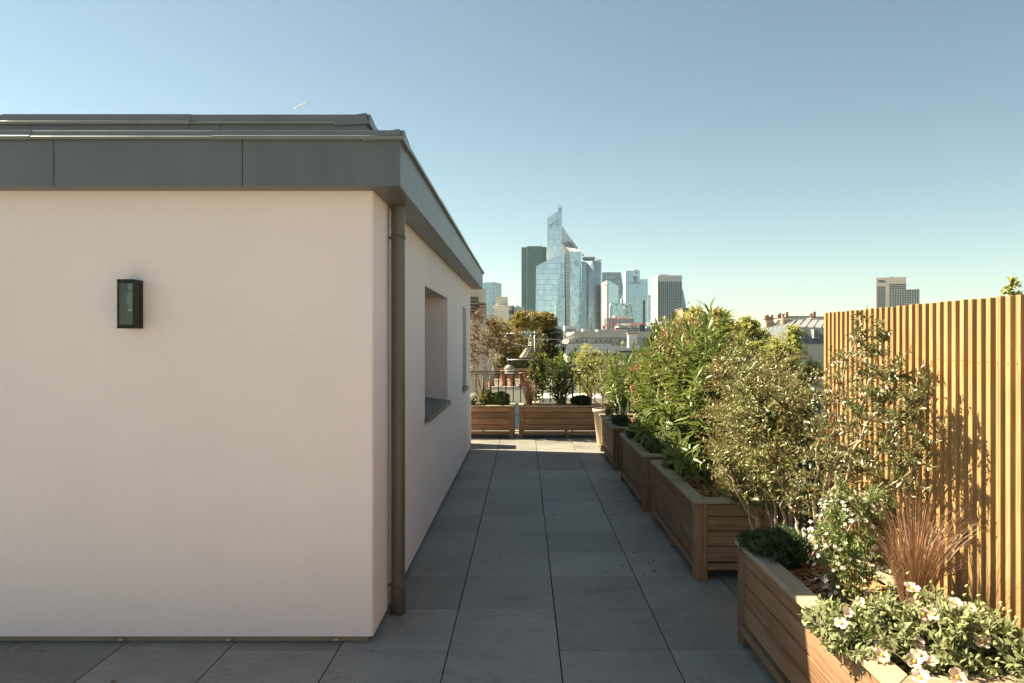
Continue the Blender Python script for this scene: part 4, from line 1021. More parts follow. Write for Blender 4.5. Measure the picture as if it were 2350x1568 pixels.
# raised planting bed with board walls that the trees stand in
bd = thing('garden_bed', 'long board-sided planting bed under the golden tree', 'planter', (0, 23.6, -.2))
for k in range(2): bx('board', -2.6, 1.75, -.02, .02, .62 + k * .19, .62 + k * .19 + .182, M['planter'], bd, bevel=.004)
bx('soil', -2.6, 1.75, .021, 2.4, 0, .95, M['soil'], bd); bx('base', -2.6, 1.75, -.03, .02, 0, .61, M['concrete'], bd)
for i in range(5): bx('post', -2.6 + i * 1.06, -2.53 + i * 1.06, -.06, -.021, .0, 1.68, M['iron'], bd)
for i, (gx, gw, gh, sd) in enumerate(((1150, 30, 26, 1), (1195, 28, 24, 2), (1243, 28, 24, 3), (1282, 18, 20, 4))):
    e = env_px(gx, 838, 23.9, gw, gh, gw * .5)
    shrub('bed_shrub', ['low green shrub at the left end of the board-sided bed', 'low green shrub behind the aerial in the board-sided bed', 'low shrub under the dark evergreen in the bed', 'last low shrub at the right end of the bed'][i], 'shrub',
          (e[0][0], 23.75, .74), [e], 'lime' if i % 2 else 'golden', 'bark', None, 'shrubs in the neighbouring roof bed', seed=120 + sd, n_stem=6, n_twig=100, per_twig=16, leaf_len=.06, leaf_w=.03, stem_r=.01, twig_r=.004, twig_len=.25, segs=1)
# chimney stack with clay pots
cs = thing('chimney_stack', 'low chimney stack with a row of clay pots behind the railing', 'chimney', (-.62, 20.4, -.2))
bx('stack', -.72, .78, -.25, .25, 0, .52, M['roof_white'], cs, bevel=.01); bx('stack_cap', -.77, .83, -.3, .3, .521, .60, M['concrete'], cs, bevel=.01)
potm = lathe([(.105, 0), (.115, .03), (.095, .06), (.085, .33), (.11, .35), (.11, .40), (.08, .41), (.075, .2)], M['terracotta'], 14)
for i, (xx, hh) in enumerate(((-.6, .9), (-.34, .75), (.02, 1.1), (.26, .9), (.56, .95), (.70, .8))):
    p = link('chimney_pot', potm, cs, (xx, (-1) ** i * .08, .60), scale=(1, 1, hh))
cw = thing('chimney_cowl', 'dark round ball-shaped cowl on a flared cap above the clay pots', 'cowl', (-.43, 20.3, .8))
link('cap', lathe([(.145, .0), (.155, .02), (.10, .09), (.06, .13)], M['plinth'], 18), cw, (0, 0, .08)); link('stem', cyl_mesh(.13, .13, .14, M['white'], 16), cw, (0, 0, .01))
M['cowl'] = plain('polished_cowl', (.05, .055, .06), .12, .8, .1)
link('ball', lathe([(.001, .14), (.05, .15), (.088, .20), (.098, .25), (.088, .30), (.055, .335), (.001, .35)], M['cowl'], 20), cw, (.0, 0, .09))
fin = box_mesh(.012, .05, .12, M['lampblack'])
for k in range(7):
    an = k * .38 - 1.1; link('fin', fin, cw, (.1 * math.cos(an), -.1 * math.sin(an), .345), (0, 0, -an))
# satellite dish
sd = thing('satellite_dish', 'white satellite dish seen nearly edge-on behind the railing', 'dish', (-1.05, 19.6, -.2))
link('mast', cyl_mesh(.022, .022, 1.0, M['steel'], 10), sd, (0, .06, .5))
d_ = link('dish', lathe([(.001, 0), (.12, .012), (.22, .042), (.30, .085), (.31, .085), (.22, .036), (.12, .004), (.001, -.01)], M['white'], 28), sd, (0, 0, 1.12), (math.radians(80), 0, math.radians(62)), scale=(.85, 1, 1))
link('feed_arm', box_mesh(.34, .014, .014, M['steel']), sd, (.16, -.08, 1.0), (0, math.radians(-15), -.45))
# television aerials
ae = thing('television_aerial', 'white multi-boom television aerial on a mast in front of the trees', 'aerial', (*px(1227, 850, 20.0)[:1], 20.0, -.2))
x0 = ae.location.x; k20 = 20.0 / FPX
def at20(x, y): X, Z = px(x, y, 20.0); return Vector((X - x0, 0, Z + .2))
def rod(name, a, b, r_, m, parent): 
    tb = Tubes(); tb.add([a, b], [r_, r_], 6); return link(name, tb.mesh(m), parent)
rod('mast', (0, 0, 0), at20(1227, 762), .014, M['steel'], ae)
M['alu'] = plain('aerial_aluminium', (.66, .64, .60), .35, .5, .08)
def boom(a, b, n, half, up):
    bo = rod('boom', a, b, .007, M['alu'], ae)
    for i in range(n):
        p = a.lerp(b, (i + .5) / n); h = half * (1 - .25 * i / n)
        rod('element', p - Vector((up * .3, -.6, up)).normalized() * h, p + Vector((up * .3, -.6, up)).normalized() * h, .0042, M['alu'], bo)
boom(at20(1160, 767), at20(1225, 764), 11, .075, .55)
boom(at20(1167, 786), at20(1220, 800), 9, .06, .7)
boom(at20(1165, 827), at20(1241, 825), 6, .10, .04)
rod('brace', at20(1219, 768), at20(1214, 782), .010, M['alu'], ae)
gp = rod('boom', at20(1217, 803), at20(1204, 822), .01, M['alu'], ae)
for i in range(9):
    p = at20(1218, 803).lerp(at20(1205, 822), i / 8); rod('element', p + Vector((-.17, 0, .01)), p + Vector((.17, 0, .01)), .0034, M['alu'], gp)
for i in range(6):
    p = at20(1228, 778 + i * 3.2); rod('element', p + Vector((-.19, 0, 0)), p + Vector((.17, 0, 0)), .003, M['alu'], gp)
cb_ = Tubes(); a_, b_ = Vector((-3.2, 21.5, 1.86)), Vector((6.5, 21.5, 1.80))
cb_.add([a_.lerp(b_, t / 8) + Vector((0, 0, -.10 * math.sin(math.pi * t / 8))) for t in range(9)], .006, 4)
tag(link('overhead_cable', cb_.mesh(M['steel'])), 'thin grey cable strung across in front of the evergreen', 'cable')
# cream building at far left with louvred vents
cl = thing('cream_building', 'cream rendered building with dark louvred vents just past the white wall', 'building')
bx('wall', -9.5, -1.035, 16.0, 19, GZ, 3.0, M['cream'], cl)
bx('ledge', -9.5, -.90, 15.93, 19.02, 2.10, 2.20, M['concrete'], cl, bevel=.01); bx('wall', -9.5, -.97, 15.985, 19.01, -.199, 2.099, M['cream'], cl)
for i in range(6):
    bx('louvre', -1.30, -1.06 + (.04 if i % 2 else 0), 15.75, 15.985, 2.27 + i * .075, 2.31 + i * .075, M['plinth'], cl, bevel=.006)
for i in range(5):
    bx('louvre', -1.034, -.88 + (.015 if i % 2 else 0), 15.9, 16.3, 2.22 + i * .07, 2.262 + i * .07, M['plinth'], cl, bevel=.006)
wc = thing('white_chimney', 'square off-white chimney block with a cornice, left of the dark tower', 'chimney')
def pbox(name, x0, x1, y0, y1, Y, depth, m, parent, bevel=0.0):
    X0, Z0 = px(x0, y1, Y); X1, Z1 = px(x1, y0, Y); return bx(name, X0, X1, Y, Y + depth, Z0, Z1, m, parent, bevel)
pbox('body', 1135, 1166, 708, 900, 30, .8, M['offwhite'], wc); pbox('cornice', 1132, 1168.5, 702, 708, 29.93, .94, M['offwhite'], wc, .01); pbox('cap', 1137.5, 1164.5, 682, 702, 30.05, .7, M['offwhite'], wc)
pbox('flank_wall', 1104, 1132, 735, 900, 30.1, .6, M['nwall'], wc)

# ------------------------------------------------------------------ middle distance
lg = thing('long_grey_building', 'long low grey concrete building with rounded end below the towers', 'building')
pbox('upper_storey', 1318, 1500, 762, 778, 150, 22, M['concrete'], lg); X, Z = px(1318, 778, 150)
zt = px(0, 764, 150)[1]
link('round_end', cyl_mesh(1.6, 1.6, zt - Z, M['concrete_far'], 24), lg, (X, 151.7, (zt + Z) / 2))
pbox('lower_storey', 1305, 1560, 778.5, 960, 148, 26, M['concrete_far'], lg); pbox('terrace_band', 1303, 1562, 787, 790, 147.6, .5, M['concrete'], lg)
M['voiddark'] = plain('window_dark', (.05, .055, .06), .2, 0, .1, spec=.7)
for i in range(21):
    if i % 5 == 3: continue
    pbox('window', 1322 + i * 11.0, 1327 + i * 11.0 - (i % 3) * .6, 779.8, 785.5, 147.9, .2, M['voiddark'], lg)
pbox('roof_drum', 1338, 1352, 756, 762, 152, 5, M['concrete_far'], lg); pbox('roof_box', 1372, 1440, 757, 762, 156, 6, M['concrete'], lg)
gr = 'roofs between the terrace and the grey building'
def low_block(label, x0, x1, y0, Y, depth, wall, roof, slope=.3, win=0):
    t = thing('low_building', label, 'building', group=gr); X0, Z = px(x0, y0, Y); X1, _ = px(x1, y0, Y)
    bx('wall', X0, X1, Y, Y + depth, GZ, Z, M[wall], t)
    hull('roof', [(X0 - .2, Y - .2, Z + .002), (X1 + .2, Y - .2, Z + .002), (X1 + .2, Y + depth, Z + depth * slope), (X0 - .2, Y + depth, Z + depth * slope), (X0 - .2, Y - .2, Z - .2), (X1 + .2, Y - .2, Z - .2), (X1 + .2, Y + depth, Z - .2), (X0 - .2, Y + depth, Z - .2)],
         [(0, 1, 2, 3), (0, 4, 5, 1), (1, 5, 6, 2), (3, 2, 6, 7), (0, 3, 7, 4), (4, 7, 6, 5)], M[roof], t)
    for i in range(win):
        w = (X1 - X0) / win; bx('window', X0 + w * (i + .3), X0 + w * (i + .62), Y - .05, Y + .1, Z - 1.9, Z - .5, M['voiddark'], t)
low_block('slate-blue roof low behind the far oleander', 1310, 1420, 812, 70, 9, 'nwall', 'roof_dark', .10, 7)
low_block('pale grey roof right of the slate-blue one', 1400, 1500, 806, 85, 10, 'nwall', 'roof_dark', .05, 6)
low_block('light grey roof low at the foot of the striped tower', 1470, 1600, 800, 95, 10, 'nwall', 'roof_dark', .03, 6)
low_block('low white wall and roof seen through the railing', 1290, 1345, 860, 40, 6, 'roof_white', 'roofgravel', .02, 0)
low_block('white block glimpsed between shrubs and fence', 1868, 1960, 872, 34, 7, 'roof_white', 'roofgravel', .02, 4)
low_block('pale building with flat roof behind the street trees', 1560, 1800, 815, 48, 9, 'nwall', 'zincroof', .05, 9)
pt_ = thing('white_vent_block', 'small white chimney block left of the red shoots', 'chimney'); pbox('body', 1443, 1462, 768, 800, 60, 1, M['roof_white'], pt_); pbox('cap', 1441, 1464, 765, 768, 59.95, 1.1, M['brick'], pt_)
# zinc mansard on the right
zm = thing('zinc_mansard', 'grey zinc mansard roof with clay chimney pots, left of the fence', 'building')
Y0 = 70.0
def P3(x, y, Y): X, Z = px(x, y, Y); return (X, Y, Z)
A_, B_, C_, D_ = P3(1813.5, 751, Y0), P3(2010, 757, Y0), P3(2010, 735, Y0 + 5), P3(1829, 735, Y0 + 5)
E_, F_ = P3(1738, 758, Y0 + 13), P3(1790, 736, Y0 + 13)
hull('roof', [A_, B_, C_, D_, E_, F_, P3(2010, 735, Y0 + 14)], [(0, 1, 2, 3), (4, 0, 3, 5), (3, 2, 6, 5)], M['zincroof'], zm)
lowz = px(0, 790, Y0)[1]
hull('mansard_slope', [A_, B_, (B_[0], Y0 - .9, lowz), (A_[0] - .5, Y0 - .9, lowz), E_, (E_[0] - .6, E_[1], lowz)], [(0, 3, 2, 1), (0, 4, 5, 3)], M['slate'], zm)
bx('wall', A_[0] - .4, B_[0], Y0 - .8, Y0 + 14, GZ, lowz, M['nwall'], zm)
for i in range(12):                                       # standing seams
    f = i / 11; a = Vector(A_).lerp(Vector(B_), f); b = Vector(D_).lerp(Vector(C_), f); rod('seam', a + Vector((0, -.02, .03)), b + Vector((0, -.02, .03)), .045, M['slate'], zm)
for i in range(8):
    f = i / 8; a = Vector(A_).lerp(Vector(E_), f); b = Vector(D_).lerp(Vector(F_), f); rod('seam', a + Vector((-.02, 0, .03)), b + Vector((-.02, 0, .03)), .045, M['slate'], zm)
rod('hip_ridge', Vector(A_), Vector(D_), .10, M['slate'], zm); rod('ridge', Vector(D_), Vector(C_), .08, M['slate'], zm)
for (dx, w_) in ((1868, 12), (1838, 10), (1905, 12)):
    dm = pbox('dormer', dx, dx + w_, 757, 778, Y0 - .95, 1.6, M['zincroof'], zm); X, Z = px(dx + 2, 776, Y0 - 1); pbox('window', dx + 2, dx + w_ - 2, 760, 776, Y0 - 1.0, .1, M['voiddark'], zm)
potf = lathe([(.17, 0), (.15, .1), (.13, .62), (.17, .64), (.17, .72), (.1, .72)], M['terracotta'], 10)
for (a, b, ya, yb, Y, n) in ((1759, 1777, 739, 752, 80, 5), (1797, 1814, 734, 744, 76, 2), (1862, 1877, 733, 741, 76, 2), (1788, 1795, 735, 742, 84, 2)):
    s = pbox('chimney_stack', a, b, ya, yb, Y, .9, M['brick'], zm); c = pbox('stack_cap', a - 1, b + 1, ya - 1.4, ya, Y - .1, 1.1, M['roof_white'], zm)
    for i in range(n):
        X, Z = px(a + (b - a) * (i + .5) / n, ya - 1.4, Y); link('chimney_pot', potf, zm, (X, Y + .45, Z), scale=(1, 1, [.75, 1.0, .7, .6, .95][i % 5]))
fb = thing('flat_cream_block', 'cream flat-topped block behind the zinc mansard ridge', 'building')
pbox('wall', 1806, 1860, 728, 800, 100, 10, M['cream'], fb); pbox('roof', 1803, 1862, 726, 728, 99.8, 10.4, M['roof_white'], fb); pbox('wing', 1861, 2000, 727.5, 800, 101, 9, M['nwall'], fb)
fb2 = thing('brown_low_block', 'low brownish block right of the striped tower', 'building'); pbox('wall', 1567, 1586, 709, 800, 420, 20, M['brick'], fb2); pbox('roof', 1566, 1587, 708, 709, 419, 22, M['concrete'], fb2)

# ------------------------------------------------------------------ tower crane
cr = thing('tower_crane', 'red and white tower crane in front of the glass towers', 'crane')
YC = 300.0; kc = YC / FPX
def lattice(name, a, b, w, n, m, parent, axis=Vector((0, 0, 1))):
    tb = Tubes(); d = (b - a); sd_ = axis
    for o in (Vector((0, -w / 2, 0)), Vector((0, w / 2, 0)), sd_ * w):
        tb.add([a + o, b + o], w * .10, 4)
    for i in range(n):
        p, q, r_ = a.lerp(b, i / n), a.lerp(b, (i + .5) / n), a.lerp(b, (i + 1) / n)
        for s in (-1, 1):
            tb.add([p + Vector((0, s * w / 2, 0)), q + sd_ * w], w * .07, 3); tb.add([q + sd_ * w, r_ + Vector((0, s * w / 2, 0))], w * .07, 3)
    return link(name, tb.mesh(m), parent)
def c3(x, y): X, Z = px(x, y, YC); return Vector((X, YC, Z))
segs_ = [(1423, 1448, 'crane_white'), (1448, 1482, 'crane_red'), (1482, 1510, 'crane_white'), (1510, 1540, 'crane_white')]
for a, b, m in segs_: lattice('jib', c3(a, 749.5 - (a - 1423) * .048), c3(b, 749.5 - (b - 1423) * .048), .8, 8, M[m], cr)
lattice('counter_jib', c3(1378, 749.5), c3(1423, 749.5), .6, 9, M['crane_red'], cr)
pbox('counterweight', 1383, 1388, 750, 756, YC - .4, .8, M['crane_red'], cr)
pbox('cab', 1417, 1423, 744, 750, YC - .6, 1.2, M['crane_white'], cr)
lattice('tower_head', c3(1415, 745), c3(1418, 729), .6, 4, M['crane_red'], cr, Vector((1, 0, 0)))
rod('pendant', c3(1418, 729), c3(1470, 746), .06, M['crane_red'], cr); rod('pendant', c3(1418, 729), c3(1385, 749), .06, M['crane_red'], cr)
lattice('mast', c3(1415, 756), c3(1415, 900), 1.0, 26, M['crane_orange'], cr, Vector((1, 0, 0)))
pbox('slewing_ring', 1412.5, 1421, 753, 757.5, YC - .7, 1.4, M['crane_red'], cr)
# ------------------------------------------------------------------ towers on the skyline
def zx(x): return 1056.7 + .26067 * x
def zy(y): return 428.8 + .26067 * y
TG = 'office towers on the skyline'
def tower(label): return thing('office_tower', label, 'tower', group=TG)
def zp(pts, Y): return [px(zx(a), zy(b), Y) for a, b in pts]
def zprism(name, pts, Y, depth, m, parent): return prism(name, zp(pts, Y), Y, Y + depth, m, parent)
def zbox(name, x0, x1, y0, y1, Y, depth, m, parent, down=False):
    X0, Z1 = px(zx(x0), zy(y0), Y); X1, Z0 = px(zx(x1), zy(y1), Y)
    return bx(name, X0, X1, Y, Y + depth, GZ if down else Z0, Z1, m, parent)
BOT = 1420
F_green = facade('dark_green_glass', (.004, .085, .088), (.02, .15, .15), 3.6, 1.6, .22, .12, .05, .3, .45)
F_greend = facade('dark_green_recess', (.004, .05, .053), (.012, .09, .09), 3.6, 1.6, .22, .12, .05, .15, .35)
F_first = facade('pale_blue_glass', (.71, .82, .84), (.46, .57, .61), 7.4, 3.1, .07, .08, .75, .08, .07)
F_firstd = facade('dark_reflection_glass', (.42, .58, .64), (.62, .74, .77), 3.7, 3.1, .28, .08, .65, .1, .25)
F_firstr = facade('pale_blue_glass_mirroring', (.68, .80, .82), (.48, .58, .62), 3.7, 3.1, .10, .08, .7, .08, .10, (.20, .30, .36), .5, .035)
F_slope = facade('white_metal_slope', (.62, .68, .71), (.5, .56, .6), 9, 3.5, .04, .1, .3, .3, .05)
F_cyl = facade('teal_round_glass', (.44, .58, .62), (.34, .46, .51), 3.6, 1.7, .10, .28, .4, .1, .22, (.14, .24, .30), .55, .03)
F_cyld = facade('dark_round_glass', (.20, .34, .39), (.27, .39, .43), 3.6, 1.7, .14, .14, .5, .12, .15)
F_slate = facade('slate_glass', (.17, .27, .31), (.22, .33, .37), 3.6, 2.6, .2, .1, .45, .2, .18)
F_mint = facade('mint_glass', (.60, .76, .76), (.68, .82, .82), 3.6, 3.2, .22, .06, .6, .12, .06)
F_total = facade('smooth_blue_glass', (.56, .72, .75), (.48, .64, .68), 3.6, 1.5, .16, .14, .6, .14, .04)
F_low = facade('block_glass', (.50, .66, .69), (.38, .52, .56), 3.4, 2.2, .1, .1, .6, .12, .12)
F_lowd = facade('block_glass_reflections', (.24, .34, .37), (.38, .50, .53), 2.6, 1.2, .25, .25, .5, .12, .8)  # darker, uneven pane colours paint in a noisy reflection
F_pale = facade('pale_glass', (.52, .66, .70), (.66, .74, .76), 3.8, 3.0, .3, .08, .5, .15, .12)
F_win = facade('dark_window_grid', (.06, .085, .10), (.13, .16, .17), 3.7, 30.0, .3, .0, .4, .15, .3)
F_beige = facade('beige_window_grid', (.17, .15, .14), (.52, .43, .37), 3.5, 4.4, .5, .5, .1, .3, .3)
F_grid = facade('white_grid_slate', (.07, .09, .10), (.42, .43, .42), 3.9, 3.0, .28, .25, .3, .2, .3)
F_bal = facade('cream_apartment', (.13, .14, .14), (.50, .47, .42), 3.2, 4.2, .5, .35, .1, .3, .4)
M['tower_white'] = plain('tower_white_panel', (.66, .66, .64), .6, 0, .05, .05)
M['tower_beige'] = plain('tower_beige_stone', (.50, .43, .38), .7, 0, .06, .05)
M['tower_brown'] = plain('tower_brown_glass', (.16, .13, .12), .25, .2, .1, .05)
M['tower_grey'] = plain('tower_grey_metal', (.30, .33, .34), .5, .3, .1, .05)
M['tower_dark'] = plain('tower_dark', (.055, .075, .085), .3, .3, .2, .05)
M['sign_white'] = plain('sign_white', (.75, .76, .75), .5, 0, .03)
M['sign_red'] = plain('sign_red', (.55, .22, .22), .5, 0, .03)
M['sign_blue'] = plain('sign_blue', (.10, .22, .42), .5, 0, .03)

# dark green tower
t = tower('dark green glass tower, leftmost of the tall cluster')
zbox('core', 586, 722, 529, BOT, 1100, 40, F_green, t, True); zbox('wing', 537, 583, 537, BOT, 1104, 32, F_green, t, True); zbox('wing', 725, 775, 534, BOT, 1104, 32, F_greend, t, True)
zbox('rib', 582, 587.5, 531, BOT, 1098.5, 6, M['tower_grey'], t, True); zbox('rib', 720.5, 724.5, 531, BOT, 1098.5, 6, M['tower_dark'], t, True)
zbox('roof_edge', 586, 722, 526, 531, 1098, 2, M['tower_grey'], t); zbox('aerial', 549, 551, 524, 537, 1110, 1, M['steel'], t)
# tallest: split glass tower with slanted tops
t = tower('tallest tower, pale blue glass with slanted top and spire')
Y = 1000.0
zprism('tall_slab', [(765, BOT), (765, 280), (855, 222), (858, 190), (893, 180), (893, 345), (890, BOT)], Y + 26, 24, F_first, t)
zprism('edge_fin', [(759, 640), (762, 276), (766, 278), (766, 640)], Y + 25.5, 4, M['tower_white'], t)
zprism('sloping_shoulder', [(893, 345), (985, 478), (1064, 572), (1064, 640), (885, 640), (885, 345)], Y + 34, 14, F_slope, t)
# slanted roof with dark strip windows
def z3(x, y, Yy): X, Z = px(zx(x), zy(y), Yy); return (X, Yy, Z)
hull('slanted_roof', [z3(890, 490, Y + 33), z3(985, 476, Y + 33), z3(1062, 575, Y + 4), z3(966, 575, Y + 4)], [(0, 3, 2, 1)], M['tower_white'], t)
for (a, b, c, d) in ((.12, .22, .12, .95), (.42, .60, .05, .62), (.70, .78, .2, .9)):
    q = [Vector(z3(890, 490, Y + 32.5)), Vector(z3(985, 476, Y + 32.5)), Vector(z3(966, 575, Y + 3.5)), Vector(z3(1062, 575, Y + 3.5))]
    def on(u, v): return q[0].lerp(q[1], u).lerp(q[2].lerp(q[3], u), v) + Vector((0, -.6, .4))
    hull('roof_window', [on(a, c), on(b, c), on(b, d), on(a, d)], [(0, 3, 2, 1)], M['tower_dark'], t)
zprism('white_gable', [(891, 500), (965, 577), (928, 600), (900, 640), (891, 640)], Y + 24, 8, M['tower_white'], t)
zprism('left_wing', [(667, 706), (916, 576), (918, BOT), (660, BOT)], Y, 22, F_first, t)
zprism('painted_reflection', [(884, 672), (914, 672), (914, BOT), (815, BOT)], Y - .6, .5, F_firstd, t)  # darker slanted strip laid on the wing to stand for a reflection
zprism('recess', [(916.5, 600), (929, 600), (934, BOT), (918.5, BOT)], Y + 6, 14, M['tower_dark'], t)
zprism('centre_pier', [(929.5, 577), (965, 577), (965, BOT), (935, BOT)], Y + 1, 20, M['tower_grey'], t)
for i in range(34):
    yy = 590 + i * 19.2
    zbox('floor_band', 921 + i * .35, 965.5, yy, yy + 10.5, Y - .9, 6, M['tower_white'], t)
zbox('right_wing', 966, 1064, 576, BOT, Y, 24, F_firstr, t, True)
for i in range(26):                                       # fins crowning the slanted edges
    f = i / 25; x_ = 668 + 248 * f; y_ = 705 - 130 * f; zprism('crown_fin', [(x_, y_ + 8), (x_ + 1.2, y_ - 9), (x_ + 2.4, y_ - 9), (x_ + 3, y_ + 8)], Y - .8, 1.6, M['tower_white'], t)
for i in range(16):
    x_ = 968 + i * 6; zbox('crown_fin', x_, x_ + 2, 560, 585, Y - .8, 1.6, M['tower_white'], t)
for i in range(9):
    f = i / 8; x_ = 767 + 88 * f; y_ = 279 - 57 * f; zbox('crown_fin', x_, x_ + 1.6, y_ - 14, y_ + 4, Y + 26, 1.2, M['tower_white'], t)
for (x_, y_) in ((857, 135), (864, 160), (871, 145), (879, 165), (886, 160), (891, 168)): zbox('aerial', x_, x_ + 1.3, y_, 230, Y + 25, 1, M['steel'], t)
rs = random.Random(3)
for i in range(30):                                       # dark slivers drawn in as reflections on the top panes
    u, v = rs.random(), rs.random(); x_ = 780 + 105 * u; y_ = 300 + 55 * v - 100 * max(0, u - .72) * rs.random() * 3
    w_, h_ = rs.uniform(3, 6), rs.uniform(8, 20); zprism('reflected_shard', [(x_, y_), (x_ + w_, y_ + h_ * .2), (x_ + w_ * .7, y_ + h_)], Y + 25.6, .3, M['tower_dark'], t)
for i in range(5): zbox('floor_band', 766, 808, 535 + i * 20, 543 + i * 20, Y + 25.4, 2, M['tower_white'], t)
zbox('podium', 915, 1040, 1228, BOT, 900, 20, M['tower_white'], t, True)
for i in range(3): zbox('podium_window', 930, 1015, 1256 + i * 14, 1264 + i * 14, 899.7, .5, M['tower_dark'], t)
# round glass tower
t = tower('rounded teal glass tower just right of the tallest')
X0, Zt = px(zx(1066), zy(655), 985); X1, _ = px(zx(1252), zy(655), 985)
bm = bmesh.new(); n = 30; rings = []; cxm = (X0 + X1) / 2 + 3; rr = (X1 - X0) / 2
for (f, z) in ((.90, GZ), (.955, Zt - 170), (1.0, Zt - 60), (1.0, Zt)):
    ring = []
    for i in range(n + 1):
        a = -math.pi * .5 + math.pi * (i / n - .5) * 1.1; ring.append(bm.verts.new((cxm + rr * 1.06 * f * math.sin(a + math.pi / 2) - 3, 1010 - 24 * math.cos(a + math.pi / 2), z)))
    rings.append(ring)
for a, b in zip(rings[:-1], rings[1:]):
    for i in range(n): bm.faces.new((a[i], a[i + 1], b[i + 1], b[i]))
bm.faces.new(rings[-1]); link('round_facade', mesh_of(bm, F_cyl, True), t)
zbox('flat_side', 1066, 1110, 662, BOT, 983, 20, F_cyld, t, True); zbox('parapet', 1080, 1186, 621, 640, 1004, 14, M['tower_grey'], t); zbox('plant_room', 1092, 1180, 636, 664, 1003, 16, M['tower_dark'], t)
zbox('screen', 1190, 1246, 645, 658, 1000, 1, M['tower_white'], t); zbox('aerial', 1072, 1088, 594, 612, 1010, 2, M['tower_white'], t)
# far slate tower
t = tower('slate-grey tower with slanting right edge behind the wedge tower')
zprism('shaft', [(1247, BOT), (1247, 760), (1262, 757), (1412, 757), (1430, 882), (1418, 1010), (1418, BOT)], 1250, 35, F_slate, t)
def sign(txt, x, y, h, Y, m, parent, sx=1.0, name='lettering'):
    cu = bpy.data.curves.new('lettering', 'FONT'); cu.body = txt; cu.size = h; cu.extrude = .15; cu.align_x = 'CENTER'; cu.align_y = 'CENTER'
    X, Z = px(zx(x), zy(y), Y); o = link(name, cu, parent, (X, Y - .6, Z), (math.radians(90), 0, 0), (sx, 1, 1)); cu.materials.append(m)
    me = bpy.data.meshes.new_from_object(o); bpy.data.objects.remove(o); o = link(name, me, parent, (X, Y - .6, Z), (math.radians(90), 0, 0), (sx, 1, 1)); return o
zb_ = lambda a, b, c, d, Y, m, p, nm='logo': zbox(nm, a, b, c, d, Y - .7, .5, m, p)
zb_(1323, 1338, 763, 777, 1250, M['sign_white'], t); zb_(1327, 1334, 767, 773, 1249.5, M['tower_dark'], t); sign('INTERNATIONAL', 1371, 770, 2.2, 1250, M['sign_white'], t, .82)
for i in range(7): zb_(1282 + i * 11, 1290 + i * 11, 792 + (i % 3) * 2, 812 - (i % 2) * 5, 1250, M['tower_white'], t, 'roof_plant')
for i in range(12): zbox('floor_band', 1330, 1409 + i * .9, 836 + i * 15, 840 + i * 15, 1249.2, .8, M['tower_white'], t)
# wedge tower
t = tower('wedge-topped tower with one brown striped face and one mint face')
Xa, Za = px(zx(1297), zy(822), 950); Xl, Zl = px(zx(1243), zy(850), 962); Xr, Zr = px(zx(1391), zy(880), 985)
hull('left_face', [(Xa, 950, GZ), (Xl, 962, GZ), (Xl, 962, Zl), (Xa, 950, Za)], [(0, 3, 2, 1)], M['tower_brown'], t)
hull('right_face', [(Xa, 950, GZ), (Xr, 985, GZ), (Xr, 985, Zr), (Xa, 950, Za)], [(0, 1, 2, 3)], F_mint, t)
hull('roof', [(Xa, 950, Za), (Xr, 985, Zr), (Xl, 997, Zl), (Xl, 962, Zl)], [(0, 1, 2, 3)], M['tower_white'], t)
hull('back', [(Xl, 962, GZ), (Xl, 997, GZ), (Xl, 997, Zl), (Xl, 962, Zl)], [(0, 1, 2, 3)], M['tower_brown'], t)
for i in range(24):
    z = px(0, zy(872 + i * 17), 955)[1]; h_ = 1.7
    v = [(Xl, 961.4, z), (Xa - .8, 949.5, z), (Xa - .8, 949.5, z + h_), (Xl, 961.4, z + h_)]
    hull('floor_band', v + [(a, b + 1.2, c) for a, b, c in v], [(0, 1, 2, 3), (0, 3, 7, 4), (3, 2, 6, 7), (0, 4, 5, 1), (1, 5, 6, 2)], M['tower_white'], t)
z = px(0, zy(868), 955)[1]
hull('sign_panel', [(Xl, 961.3, z), (Xa - .8, 949.4, z), (Xa - .8, 949.4, Za - 1), (Xl, 961.3, Zl - .5)], [(0, 1, 2, 3)], M['tower_white'], t)
hull('corner_rib', [(Xa - .9, 949.3, GZ), (Xa + .6, 949.5, GZ), (Xa + .6, 949.5, Za), (Xa - .9, 949.3, Za)], [(0, 1, 2, 3)], M['tower_dark'], t)
s = sign('(A', 1276, 858, 6.5, 953.5, M['tower_grey'], t, .9); s.rotation_euler = (math.radians(90), 0, -math.atan2(12, Xa - Xl))
# low glass block
t = tower('low glass block at the foot of the wedge tower')
zbox('left_bay', 1326, 1452, 1040, BOT, 900, 20, F_low, t, True); zbox('right_bay', 1452.5, 1519, 1040, BOT, 899.5, 20, F_lowd, t, True); zbox('attic', 1326, 1519, 1029, 1040, 899, 21, F_low, t)
for a in (1366, 1426, 1487): zbox('vent', a, a + 12, 1036, 1046, 898.8, 1, M['tower_dark'], t)
zbox('corner', 1322, 1327, 1052, BOT, 898.5, 6, M['tower_dark'], t, True)
